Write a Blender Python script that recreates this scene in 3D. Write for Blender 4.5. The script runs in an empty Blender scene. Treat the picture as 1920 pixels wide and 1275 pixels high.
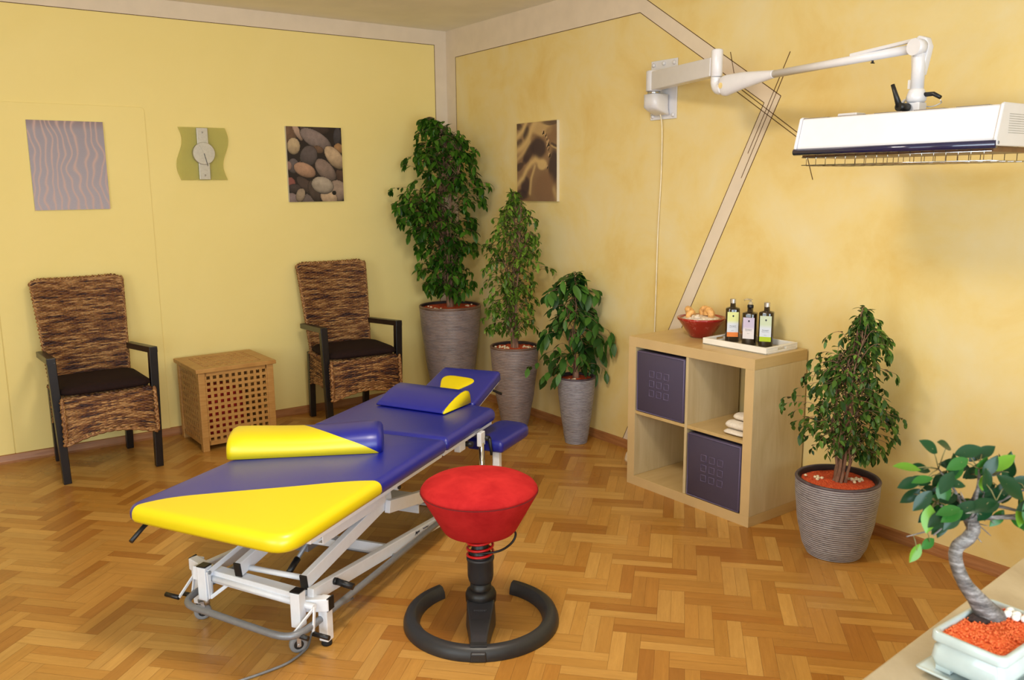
import bpy, bmesh, math, random
from mathutils import Vector, Matrix, Euler, noise
C = bpy.context.scene.collection
SC = bpy.context.scene
PI = math.pi
rnd = random.Random(7)

# ------------------------------------------------------------------ camera
cam_d = bpy.data.cameras.new('camera')
cam = bpy.data.objects.new('camera', cam_d)
C.objects.link(cam)
SC.camera = cam
CAM_POS = Vector((-3.4547, -5.5900, 1.5626))
yaw, pitch, roll = 0.9465, 0.1791, 0.0090
fwd = Vector((math.cos(pitch)*math.cos(yaw), math.cos(pitch)*math.sin(yaw), -math.sin(pitch)))
rt = Vector((math.sin(yaw), -math.cos(yaw), 0))
dn = fwd.cross(rt)
r2 = rt*math.cos(roll) + dn*math.sin(roll)
d2 = -rt*math.sin(roll) + dn*math.cos(roll)
cam.matrix_world = Matrix(((r2.x, -d2.x, -fwd.x, CAM_POS.x), (r2.y, -d2.y, -fwd.y, CAM_POS.y),
                           (r2.z, -d2.z, -fwd.z, CAM_POS.z), (0, 0, 0, 1)))
cam_d.sensor_width = 23.6
cam_d.lens = 1605.66*23.6/1920
cam_d.clip_start = 0.05
cam_d.dof.use_dof = True
cam_d.dof.focus_distance = 4.2
cam_d.dof.aperture_fstop = 5.6

# ------------------------------------------------------------------ world, light, exposure
w = bpy.data.worlds.new('world'); SC.world = w; w.use_nodes = True
w.node_tree.nodes['Background'].inputs[0].default_value = (0.8, 0.9, 1, 1)
w.node_tree.nodes['Background'].inputs[1].default_value = 0.3
SC.view_settings.view_transform = 'Standard'
SC.view_settings.look = 'None'
SC.view_settings.gamma = 1
SC.view_settings.use_curve_mapping = False
SC.view_settings.exposure = -0.52

def area(name, loc, target, sx, sy, power, col, spread=180):
    l = bpy.data.lights.new(name, 'AREA'); l.shape = 'RECTANGLE'; l.size = sx; l.size_y = sy
    l.energy = power; l.color = col; l.spread = math.radians(spread)
    o = bpy.data.objects.new(name, l); C.objects.link(o)
    o.location = loc
    o.rotation_euler = (Vector(target)-Vector(loc)).to_track_quat('-Z', 'Y').to_euler()
    return o
# daylight through the windows behind the photographer, the ceiling lamp of the room
area('daylight_back_window', (-3.6, -7.3, 1.35), (-2.4, 0, 1.3), 3.2, 1.7, 250, (0.68, 0.84, 1.0))
area('daylight_side_window', (-6.0, -4.6, 1.6), (0, -3.2, 1.0), 2.0, 1.6, 78, (0.68, 0.84, 1.0))
area('ceiling_lamp_light', (-2.15, -3.5, 2.55), (-1.9, -2.9, 0), 0.45, 0.45, 52, (1.0, 0.90, 0.76))

# ------------------------------------------------------------------ helpers
def lin(c):
    c = c/255.0
    return c/12.92 if c <= 0.04045 else ((c+0.055)/1.055)**2.4
def rgb(r, g, b): return (lin(r), lin(g), lin(b), 1)

class NT:
    def __init__(s, name):
        s.m = bpy.data.materials.new(name); s.m.use_nodes = True
        s.t = s.m.node_tree; s.n = s.t.nodes; s.l = s.t.links
        s.b = s.n['Principled BSDF']
    def node(s, typ, **kw):
        n = s.n.new(typ)
        for k, v in kw.items(): setattr(n, k, v)
        return n
    def link(s, a, b): s.l.new(a, b)
    def obj(s):
        return s.node('ShaderNodeTexCoord').outputs['Object']
    def mapping(s, vec, scale=(1, 1, 1), rot=(0, 0, 0)):
        n = s.node('ShaderNodeMapping'); n.inputs['Scale'].default_value = scale; n.inputs['Rotation'].default_value = rot
        s.link(vec, n.inputs['Vector']); return n.outputs[0]
    def noise(s, vec, scale, detail=3, rough=0.5, dist=0):
        n = s.node('ShaderNodeTexNoise'); n.inputs['Scale'].default_value = scale
        n.inputs['Detail'].default_value = detail; n.inputs['Roughness'].default_value = rough
        n.inputs['Distortion'].default_value = dist
        s.link(vec, n.inputs['Vector']); return n.outputs['Fac']
    def ramp(s, fac, stops):
        n = s.node('ShaderNodeValToRGB'); cr = n.color_ramp
        while len(cr.elements) < len(stops): cr.elements.new(0.5)
        for e, (p, c) in zip(cr.elements, stops): e.position = p; e.color = c
        s.link(fac, n.inputs[0]); return n.outputs[0]
    def mix(s, fac, a, b, mode='MIX'):
        n = s.node('ShaderNodeMix', data_type='RGBA', blend_type=mode)
        for i, v in ((0, fac), (6, a), (7, b)):
            if hasattr(v, 'is_linked') or hasattr(v, 'links'): s.link(v, n.inputs[i])
            else: n.inputs[i].default_value = v
        return n.outputs[2]
    def math(s, op, a, b=0.0, c=None):
        n = s.node('ShaderNodeMath', operation=op)
        for i, v in enumerate((a, b) + ((c,) if c is not None else ())):
            if hasattr(v, 'links'): s.link(v, n.inputs[i])
            else: n.inputs[i].default_value = v
        return n.outputs[0]
    def bump(s, h, strength=0.3, dist=0.01):
        n = s.node('ShaderNodeBump'); n.inputs['Strength'].default_value = strength; n.inputs['Distance'].default_value = dist
        s.link(h, n.inputs['Height']); s.link(n.outputs[0], s.b.inputs['Normal'])
    def base(s, v):
        if hasattr(v, 'links'): s.link(v, s.b.inputs['Base Color'])
        else: s.b.inputs['Base Color'].default_value = v
    def set(s, **kw):
        names = dict(rough='Roughness', metal='Metallic', spec='Specular IOR Level', coat='Coat Weight', coatr='Coat Roughness',
                     trans='Transmission Weight', ior='IOR', alpha='Alpha', sheen='Sheen Weight', sub='Subsurface Weight')
        for k, v in kw.items():
            if hasattr(v, 'links'): s.link(v, s.b.inputs[names[k]])
            else: s.b.inputs[names[k]].default_value = v
        return s

def plain(name, col, rough=0.5, var=0.06, scale=30, bump=0.0, **kw):
    t = NT(name); v = t.obj()
    f = t.noise(v, scale, 4)
    d = tuple(max(0, c*(1-var*2)) for c in col[:3])+(1,); u = tuple(min(1, c*(1+var*2)) for c in col[:3])+(1,)
    t.base(t.ramp(f, [(0.3, d), (0.7, u)])); t.set(rough=rough, **kw)
    if bump: t.bump(f, bump, 0.002)
    return t.m

def attr_mat(name, rough=0.5, bumpscale=0, bump=0.0, **kw):
    t = NT(name); a = t.node('ShaderNodeVertexColor', layer_name='col')
    t.base(a.outputs[0]); t.set(rough=rough, **kw)
    if bump: t.bump(t.noise(t.obj(), bumpscale, 3), bump, 0.001)
    return t.m

class MB:
    """collects shapes, builds ONE mesh object"""
    def __init__(s, M=None):
        s.v = []; s.f = []; s.sm = []; s.fm = []; s.fc = []; s.uv = []
        s.M = M or Matrix.Identity(4); s.mi = 0; s.c = None
    def add(s, vs, fs, smooth=False, M=None):
        o = len(s.v); MM = s.M @ M if M is not None else s.M
        s.v += [tuple(MM @ Vector(p)) for p in vs]
        for f in fs:
            s.f.append(tuple(o+i for i in f)); s.sm.append(smooth); s.fm.append(s.mi); s.fc.append(s.c)
        return o
    def box(s, x0, x1, y0, y1, z0, z1, M=None):
        s.add([(x0, y0, z0), (x1, y0, z0), (x1, y1, z0), (x0, y1, z0), (x0, y0, z1), (x1, y0, z1), (x1, y1, z1), (x0, y1, z1)],
              [(0, 3, 2, 1), (4, 5, 6, 7), (0, 1, 5, 4), (1, 2, 6, 5), (2, 3, 7, 6), (3, 0, 4, 7)], False, M)
    def beam(s, p, q, w, h, up=(0, 0, 1), w2=None, h2=None):
        """rectangular bar from p to q, w wide, h high"""
        p = Vector(p); q = Vector(q); d = (q-p).normalized(); u = Vector(up)
        side = d.cross(u)
        if side.length < 1e-4: side = d.cross(Vector((1, 0, 0)))
        side.normalize(); u = side.cross(d)
        w2 = w2 or w; h2 = h2 or h
        vs = []
        for c, ww, hh in ((p, w, h), (q, w2, h2)):
            for a, b in ((-1, -1), (1, -1), (1, 1), (-1, 1)): vs.append(tuple(c+side*a*ww/2+u*b*hh/2))
        s.add(vs, [(0, 1, 2, 3), (7, 6, 5, 4), (0, 4, 5, 1), (1, 5, 6, 2), (2, 6, 7, 3), (3, 7, 4, 0)])
    def tube(s, pts, r, n=8, cap=True, smooth=True, closed=False):
        pts = [Vector(p) for p in pts]; m = len(pts)
        rs = r if isinstance(r, (list, tuple)) else [r]*m
        t0 = (pts[1]-pts[0]).normalized()
        u = t0.cross(Vector((0, 0, 1)))
        if u.length < 1e-3: u = t0.cross(Vector((1, 0, 0)))
        u.normalize(); vs = []
        for i, p in enumerate(pts):
            if closed: t = (pts[(i+1) % m]-pts[i-1])
            else: t = (pts[min(i+1, m-1)]-pts[max(i-1, 0)])
            t.normalize(); u = (u-t*u.dot(t)).normalized(); v = t.cross(u)
            for k in range(n):
                a = 2*PI*k/n; vs.append(tuple(p+(u*math.cos(a)+v*math.sin(a))*rs[i]))
        fs = []
        for i in range(m if closed else m-1):
            j = (i+1) % m
            for k in range(n): fs.append((i*n+k, i*n+(k+1) % n, j*n+(k+1) % n, j*n+k))
        o = s.add(vs, fs, smooth)
        if cap and not closed:
            s.f.append(tuple(o+k for k in reversed(range(n)))); s.f.append(tuple(o+(m-1)*n+k for k in range(n)))
            for _ in (0, 1): s.sm.append(False); s.fm.append(s.mi); s.fc.append(s.c)
    def cyl(s, p, q, r, n=16, r2=None): s.tube([p, q], [r, r2 if r2 is not None else r], n)
    def lathe(s, prof, n=32, M=None, smooth=True, closed=False, arc=None):
        """prof: list of (radius, z)"""
        vs = []; m = len(prof)
        for (r, z) in prof:
            for k in range(n):
                a = 2*PI*k/n; vs.append((r*math.cos(a), r*math.sin(a), z))
        fs = []
        for i in range(m if closed else m-1):
            j = (i+1) % m
            for k in range(n): fs.append((i*n+k, i*n+(k+1) % n, j*n+(k+1) % n, j*n+k))
        if not closed:
            fs.append(tuple(reversed(range(n)))); fs.append(tuple((m-1)*n+k for k in range(n)))
        s.add(vs, fs, smooth, M)
    def prism(s, pts, z0, z1, M=None, smooth=False):
        n = len(pts)
        vs = [(x, y, z0) for x, y in pts]+[(x, y, z1) for x, y in pts]
        s.add(vs, [tuple(reversed(range(n))), tuple(range(n, 2*n))]+[(i, (i+1) % n, n+(i+1) % n, n+i) for i in range(n)], smooth, M)
    def rings(s, rings, smooth=True, cap=True):
        n = len(rings[0]); vs = [p for r in rings for p in r]; fs = []
        for i in range(len(rings)-1):
            for k in range(n): fs.append((i*n+k, i*n+(k+1) % n, (i+1)*n+(k+1) % n, (i+1)*n+k))
        if cap: fs.append(tuple(reversed(range(n)))); fs.append(tuple((len(rings)-1)*n+k for k in range(n)))
        s.add(vs, fs, smooth)
    def sphere(s, c, rx, ry=None, rz=None, n=12, M=None, jit=0, rg=None):
        ry = ry or rx; rz = rz or rx; vs = []; m = max(4, n//2)
        for i in range(m+1):
            th = PI*i/m
            for k in range(n):
                ph = 2*PI*k/n; q = 1+(rg.uniform(-jit, jit) if rg else 0)
                vs.append((c[0]+rx*q*math.sin(th)*math.cos(ph), c[1]+ry*q*math.sin(th)*math.sin(ph), c[2]+rz*q*math.cos(th)))
        fs = []
        for i in range(m):
            for k in range(n): fs.append((i*n+k, (i+1)*n+k, (i+1)*n+(k+1) % n, i*n+(k+1) % n))
        s.add(vs, fs, True, M)
    def build(s, name, mats, parent=None, bev=0, sub=0, auto=None):
        me = bpy.data.meshes.new(name)
        me.from_pydata(s.v, [], s.f)
        if not isinstance(mats, (list, tuple)): mats = [mats]
        for m in mats: me.materials.append(m)
        me.polygons.foreach_set('use_smooth', s.sm)
        me.polygons.foreach_set('material_index', s.fm)
        if any(c is not None for c in s.fc):
            ca = me.color_attributes.new('col', 'FLOAT_COLOR', 'CORNER')
            flat = []
            for f, c in zip(s.f, s.fc):
                c = c or (1, 1, 1); flat += [c[0], c[1], c[2], 1.0]*len(f)
            ca.data.foreach_set('color', flat)
        if s.uv:
            uvl = me.uv_layers.new(name='uv'); uvl.data.foreach_set('uv', s.uv)
        me.validate(); me.update()
        bm = bmesh.new(); bm.from_mesh(me); bmesh.ops.recalc_face_normals(bm, faces=bm.faces); bm.to_mesh(me); bm.free()
        o = bpy.data.objects.new(name, me); C.objects.link(o)
        if parent: o.parent = parent
        if bev:
            b = o.modifiers.new('bevel', 'BEVEL'); b.width = bev; b.segments = 2; b.limit_method = 'ANGLE'; b.angle_limit = math.radians(40)
            b.harden_normals = False
        if sub:
            b = o.modifiers.new('sub', 'SUBSURF'); b.levels = sub; b.render_levels = sub
        return o

def thing(name, label, cat, loc=(0, 0, 0), rz=0, group=None):
    o = bpy.data.objects.new(name, None); C.objects.link(o); o.empty_display_size = 0.1
    o.location = loc; o.rotation_euler = (0, 0, rz); o['label'] = label; o['category'] = cat
    if group: o['group'] = group
    return o
def tag(o, label, cat, group=None):
    o['label'] = label; o['category'] = cat
    if group: o['group'] = group
    return o
def struct(o): o['kind'] = 'structure'; return o
def arc_pts(cx, cy, r, a0, a1, n):
    return [(cx+r*math.cos(a0+(a1-a0)*i/n), cy+r*math.sin(a0+(a1-a0)*i/n)) for i in range(n+1)]
def rrect(x0, x1, y0, y1, r, n=5):
    """rounded rectangle outline, r = one radius or four (x1y0, x1y1, x0y1, x0y0)"""
    if not isinstance(r, (tuple, list)): r = (r,)*4
    r = [max(q, 1e-4) for q in r]
    return (arc_pts(x1-r[0], y0+r[0], r[0], -PI/2, 0, n)+arc_pts(x1-r[1], y1-r[1], r[1], 0, PI/2, n)
            + arc_pts(x0+r[2], y1-r[2], r[2], PI/2, PI, n)+arc_pts(x0+r[3], y0+r[3], r[3], PI, 1.5*PI, n))
def smoothline(pts, k=6):
    """Catmull-Rom through pts"""
    P = [Vector(p) for p in pts]; P = [P[0]*2-P[1]]+P+[P[-1]*2-P[-2]]; out = []
    for i in range(1, len(P)-2):
        for j in range(k):
            t = j/k; a, b, c, d = P[i-1:i+3]
            out.append(0.5*((2*b)+(c-a)*t+(2*a-5*b+4*c-d)*t*t+(3*b-a-3*c+d)*t*t*t))
    out.append(P[-2]); return out
def text_mesh(txt, size, M, mat, parent, name='lettering', depth=0.0004, shear=0.0, bold=0.0):
    cu = bpy.data.curves.new(name, 'FONT'); cu.body = txt; cu.size = size; cu.extrude = depth; cu.shear = shear; cu.offset = bold
    cu.align_x = 'CENTER'; cu.align_y = 'CENTER'; cu.resolution_u = 2
    to = bpy.data.objects.new('tmp', cu); C.objects.link(to)
    dg = bpy.context.evaluated_depsgraph_get(); dg.update()
    me = bpy.data.meshes.new_from_object(to.evaluated_get(dg)); bpy.data.objects.remove(to)
    me.name = name; me.materials.clear(); me.materials.append(mat)
    o = bpy.data.objects.new(name, me); C.objects.link(o); o.parent = parent; o.matrix_local = M
    return o
def frame(o, x, y, z):
    x = Vector(x).normalized(); y = Vector(y).normalized(); z = Vector(z).normalized()
    return Matrix(((x.x, y.x, z.x, o[0]), (x.y, y.y, z.y, o[1]), (x.z, y.z, z.z, o[2]), (0, 0, 0, 1)))

# ------------------------------------------------------------------ materials
white_metal = plain('white_powder_coat', rgb(240, 242, 248), 0.35, 0.01, 40)
black_plastic = plain('black_plastic', rgb(22, 22, 24), 0.42, 0.1, 60)
grey_metal = plain('grey_painted_steel', rgb(140, 143, 150), 0.4, 0.03, 60, metal=0.35)
chrome = plain('chrome', rgb(200, 200, 200), 0.15, 0.02, 60, metal=1)
blue_vinyl_c = rgb(8, 24, 142); yellow_vinyl_c = rgb(236, 214, 8)
lamp_white = plain('lamp_white_enamel', rgb(222, 220, 224), 0.28, 0.01, 20)
dark_wood = plain('black_stained_wood', rgb(20, 15, 15), 0.36, 0.15, 40)
black_rubber = plain('black_rubber', rgb(18, 18, 18), 0.7, 0.1, 60)

# ------------------------------------------------------------------ room shell
H = 2.669; X0 = -6.3; Y0 = -7.6
def wall_paint(name, stops, scale, det=5, bumpiness=0.12, low=None):
    t = NT(name); v = t.obj()
    f = t.noise(v, scale, det, 0.6, 0.4)
    c = t.ramp(f, stops)
    g = t.noise(v, 0.75, 2, 0.5)
    c = t.mix(t.math('MULTIPLY', g, 0.35), c, stops[-1][1])
    t.base(c); t.set(rough=0.85, spec=0.2)
    t.bump(t.noise(v, 120, 4, 0.6), bumpiness, 0.002)
    return t.m
paint_left = wall_paint('pale_yellow_paint', [(0.3, rgb(242, 219, 140)), (0.7, rgb(245, 223, 148))], 1.4)
paint_right = wall_paint('sponged_ochre_paint', [(0.30, rgb(224, 188, 102)), (0.47, rgb(231, 204, 132)), (0.70, rgb(232, 213, 162))], 2.4, 7)
paint_band = plain('beige_band_paint', rgb(226, 208, 184), 0.85, 0.02, 8, 0.1)
paint_ceil = plain('ceiling_paint', rgb(242, 234, 216), 0.9, 0.02, 4)
pencil = plain('brown_line_paint', rgb(92, 62, 24), 0.8, 0.05)

m = MB(); m.box(X0-0.1, 0.0, 0, 0.1, 0, H); wall_left = struct(m.build('wall_left', paint_left))
m = MB(); m.box(0, 0.1, Y0-0.1, 0.1, 0, H); wall_right = struct(m.build('wall_right', paint_right))
m = MB(); m.box(X0-0.1, 0.1, Y0-0.1, Y0, 0, H); struct(m.build('wall_back', paint_left))
m = MB(); m.box(X0-0.1, X0, Y0, 0.1, 0, H); struct(m.build('wall_side', paint_left))
m = MB(); m.box(X0-0.1, 0.1, Y0-0.1, 0.1, H, H+0.1); struct(m.build('ceiling', paint_ceil))

# painted borders (their own colour) on the two walls, with thin brown liner lines
def quad_y(mb, pts, d):   # polygon on the left wall (plane y=0): pts (x,z)
    n = len(pts); mb.add([(x, -d, z) for x, z in pts]+[(x, 0.0, z) for x, z in pts], [tuple(range(n)), tuple(range(2*n-1, n-1, -1))]+[(i, n+i, n+(i+1) % n, (i+1) % n) for i in range(n)])
def quad_x(mb, pts, d):   # polygon on the right wall (plane x=0): pts (y,z)
    n = len(pts); mb.add([(-d, y, z) for y, z in pts]+[(0.0, y, z) for y, z in pts], [tuple(range(n)), tuple(range(2*n-1, n-1, -1))]+[(i, n+i, n+(i+1) % n, (i+1) % n) for i in range(n)])
def line_x(mb, p, q, w=0.0035):
    p = Vector((p[0], p[1])); q = Vector((q[0], q[1])); d = (q-p).normalized(); e = Vector((-d.y, d.x))*w/2
    quad_x(mb, [tuple(p+e), tuple(p-e), tuple(q-e), tuple(q+e)], 0.0016)
m = MB(); quad_y(m, [(X0, 2.566), (-0.10, 2.566), (-0.10, H), (X0, H)], 0.001); quad_y(m, [(-0.10, 0.05), (0, 0.05), (0, H), (-0.10, H)], 0.001)
m.build('painted_border', paint_band, wall_left)
m = MB(); quad_y(m, [(X0, 2.5645), (-0.10, 2.5645), (-0.10, 2.568), (X0, 2.568)], 0.0016); quad_y(m, [(-0.102, 0.05), (-0.0985, 0.05), (-0.0985, 2.568), (-0.102, 2.568)], 0.0016)
m.build('liner_line', pencil, wall_left)
m = MB()
quad_x(m, [(0, 0.05), (-0.128, 0.05), (-0.128, 2.474), (0, 2.474)], 0.001)
quad_x(m, [(0, 2.474), (-2.02, 2.482), (-1.87, H), (0, H)], 0.001)
quad_x(m, [(-2.02, 2.482), (-2.873, 1.936), (-2.967, 1.962), (-1.87, H)], 0.001)
quad_x(m, [(-2.967, 1.962), (-2.873, 1.936), (-1.932, 0.05), (-2.02, 0.05)], 0.001)
m.build('painted_border', paint_band, wall_right)
m = MB()
for p, q in (((-0.128, 0.05), (-0.128, 2.474)), ((-0.128, 2.474), (-2.02, 2.482)), ((-2.02, 2.482), (-2.873, 1.938)), ((-2.873, 1.938), (-1.932, 0.05)),
             ((-1.87, H), (-2.967, 1.962)), ((-2.967, 1.962), (-2.02, 0.05)),
             ((-2.657, 2.197), (-2.71, 2.0)), ((-2.706, 2.004), (-3.20, 1.682)), ((-2.736, 2.010), (-3.20, 1.702)),
             ((-3.10, 1.76), (-3.163, 1.574)), ((-3.008, 2.156), (-2.788, 1.704)), ((-2.985, 2.07), (-2.753, 1.586))):
    line_x(m, p, q)
m.build('liner_line', pencil, wall_right)
# door papered over, flush in the left wall
door_paint = paint_left
for i, (xa, xb) in enumerate(((-3.0, -2.135), (-3.87, -3.004))):
    m = MB()
    pts = [(xa, 0.05), (xb, 0.05)]+([(xb, 2.02), (xb-0.006, 2.034), (xb-0.02, 2.04)] if i == 0 else [(xb, 2.04)])+[(xa, 2.04)]
    quad_y(m, pts, 0.006)
    struct(m.build('door_%d' % (i+1), door_paint, None, bev=0.002))

# baseboards
bb = NT('baseboard_wood'); v = bb.mapping(bb.obj(), (2, 2, 30)); f = bb.noise(v, 3, 5, 0.6)
bb.base(bb.ramp(f, [(0.3, rgb(146, 92, 50)), (0.7, rgb(176, 120, 72))])); bb.set(rough=0.4); bb = bb.m
def board(name, horizontal_x, a, b):
    m = MB(); prof = [(0, 0), (0.017, 0), (0.017, 0.012), (0.012, 0.030), (0.009, 0.046), (0.0, 0.052)]
    vs = []
    for t in (a, b):
        for d, z in prof: vs.append((t, -d, z) if horizontal_x else (-d, t, z))
    n = len(prof); m.add(vs, [tuple(range(n)), tuple(range(2*n-1, n-1, -1))]+[(i, n+i, n+(i+1) % n, (i+1) % n) for i in range(n)])
    return struct(m.build(name, bb))
board('baseboard_left', True, X0, 0.0)
board('baseboard_right', False, Y0, -0.018)

# herringbone parquet: pairs of 25 x 5 cm oak blocks
def parquet():
    L, W = 0.25, 0.05; M2 = 2*W
    m = MB(); rg = random.Random(3)
    al = math.radians(-47.0); R = Matrix(((math.cos(al), math.cos(al-PI/2)), (math.sin(al), math.sin(al-PI/2)))); off = Vector((-1.457, -3.447))
    cols = [rgb(192, 142, 70), rgb(180, 126, 56), rgb(186, 134, 62), rgb(200, 152, 80), rgb(168, 112, 46), rgb(190, 138, 66)]
    def plank(u, v, along_u):
        pc = rg.choice(cols)
        for k in (0, 1):
            if along_u: q = [(u, v+k*W), (u+L, v+k*W), (u+L, v+(k+1)*W), (u, v+(k+1)*W)]
            else: q = [(u+k*W, v), (u+(k+1)*W, v), (u+(k+1)*W, v+L), (u+k*W, v+L)]
            g = 0.0004; cx = sum(p[0] for p in q)/4; cy = sum(p[1] for p in q)/4
            q = [(p[0]+(g if p[0] < cx else -g), p[1]+(g if p[1] < cy else -g)) for p in q]
            P = [R @ Vector(p)+off for p in q]
            c = P[0]
            if c.x > 0.2 or c.x < -6.4 or c.y > 0.2 or c.y < -7.7: continue
            T0 = [(0, 0), (L, 0), (L, W), (0, W)] if along_u else [(0, 0), (0, -W), (L, -W), (L, 0)]
            V = [(p.x, p.y, a, b) for p, (a, b) in zip(P, T0)]
            for ax in (0, 1):                   # cut the block off at the wall
                N_ = []
                for a, b in zip(V, V[1:]+V[:1]):
                    if a[ax] <= 0: N_.append(a)
                    if (a[ax] <= 0) != (b[ax] <= 0):
                        k_ = a[ax]/(a[ax]-b[ax]); N_.append(tuple(x+(y-x)*k_ for x, y in zip(a, b)))
                V = N_
            if len(V) < 3: continue
            base = pc if rg.random() < 0.6 else rg.choice(cols); t = rg.uniform(0.92, 1.06)
            m.c = tuple(x*t for x in base[:3])
            m.add([(q_[0], q_[1], 0) for q_ in V], [tuple(range(len(V)))])
            ou, ov = rg.uniform(0, 50), rg.uniform(0, 50)
            for q_ in V: m.uv += [q_[2]+ou, q_[3]+ov]
    N = 60
    # herringbone lattice with module L x M2: lattice vectors (M2, M2) and (L, -L)... built row by row
    for i in range(-70, 70):
        for j in range(-26, 26):
            u = i*M2+j*L; v = i*M2-j*L
            plank(u, v, True)                   # block along u
            plank(u+L, v+M2-L, False)           # block along v
    m.v = [tuple(p) for p in m.v]
    return m
t = NT('oak_parquet'); a = t.node('ShaderNodeVertexColor', layer_name='col'); uv = t.node('ShaderNodeUVMap', uv_map='uv').outputs[0]
g1 = t.noise(t.mapping(uv, (6, 70, 1)), 1.0, 6, 0.65, 0.6); g2 = t.noise(t.mapping(uv, (30, 500, 1)), 1.0, 3, 0.6)
c = t.mix(1.0, a.outputs[0], t.ramp(g1, [(0.3, (0.86, 0.82, 0.76, 1)), (0.65, (1.02, 1.01, 1.0, 1))]), 'MULTIPLY')
c = t.mix(0.35, c, t.ramp(g2, [(0.3, (0.8, 0.76, 0.7, 1)), (0.6, (1, 1, 1, 1))]), 'MULTIPLY')
t.base(c); t.set(rough=t.ramp(t.noise(t.obj(), 2.0, 4), [(0.3, (0.24, 0.24, 0.24, 1)), (0.7, (0.36, 0.36, 0.36, 1))]), spec=0.5)
t.bump(g1, 0.05, 0.001)
oak = t.m
joint = plain('dark_joint', rgb(128, 86, 42), 0.7)
m = parquet()
npk = len(m.f)
o = m.add([(X0, Y0, -0.0012), (0, Y0, -0.0012), (0, 0, -0.0012), (X0, 0, -0.0012)], [(0, 1, 2, 3)]); m.fm[-1] = 1
m.add([(X0, Y0, -0.05), (0, Y0, -0.05), (0, 0, -0.05), (X0, 0, -0.05)], [(3, 2, 1, 0)]); m.fm[-1] = 1
m.uv += [0]*16
fl = struct(m.build('floor', [oak, joint]))

# ------------------------------------------------------------------ wicker chairs
wicker_mat = attr_mat('woven_banana_leaf', 0.55, 400, 0.3)
WC = [rgb(176, 130, 80), rgb(152, 106, 60), rgb(136, 90, 48), rgb(120, 76, 40), rgb(102, 60, 34), rgb(80, 44, 30), rgb(56, 30, 28)]
def weave(mb, S, rows, pitch, width_of, rr, rg, seg_per=3, amp=None):
    """S(u,v) -> (point, normal); rows of thick strands waving over upright warps"""
    amp = amp if amp is not None else rr*0.6
    base = 0.5
    for i in range(rows):
        v = (i+0.5)/rows; wd = width_of(v); n = max(6, int(wd/pitch)*seg_per); ph = (i % 2)*PI
        base = 0.72*base+0.28*rg.random(); off = (base-0.5)*0.9
        pts = []; nn = n+1
        for j in range(nn):
            u = j/n; p, nr = S(u, min(1, max(0, v+0.12/rows*math.sin(j*0.9+i))))
            pts.append(p+nr*(amp*math.sin(PI*u*wd/pitch+ph)))
        o = len(mb.f); kk = 5
        mb.tube(pts, [rr*rg.uniform(0.8, 1.15) for _ in pts], kk, True, True)
        for s_ in range(n):
            h = noise.noise(Vector((s_*0.10+i*3.7, i*0.22, 0.5)))*0.9+0.42+off
            c0 = WC[int(max(0, min(0.999, h+rg.uniform(-.09, .09)))*len(WC))]; t = rg.uniform(0.85, 1.1)
            for q in range(kk): mb.fc[o+s_*kk+q] = tuple(x*t for x in c0[:3])
        for q in (-1, -2): mb.fc[q] = WC[2]
def braid(mb, pts, r, rg):
    P = smoothline(pts, 10)
    for ph in (0, PI):
        Q = []
        for i, p in enumerate(P):
            a = i*0.9+ph; Q.append(p+Vector((math.cos(a)*r*0.5, -abs(math.sin(a))*r*0.4, math.sin(a)*r*0.5)))
        o = len(mb.f); mb.tube(Q, r*0.62, 5)
        for q in range(o, len(mb.f)):
            c0 = rg.choice(WC[:4]); mb.fc[q] = c0[:3]
backing = plain('dark_weave_backing', rgb(70, 44, 28), 0.8)
cushion_mat = plain('dark_brown_cushion_cloth', rgb(38, 24, 22), 0.9, 0.08, 200, 0.3, spec=0.15)

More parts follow.
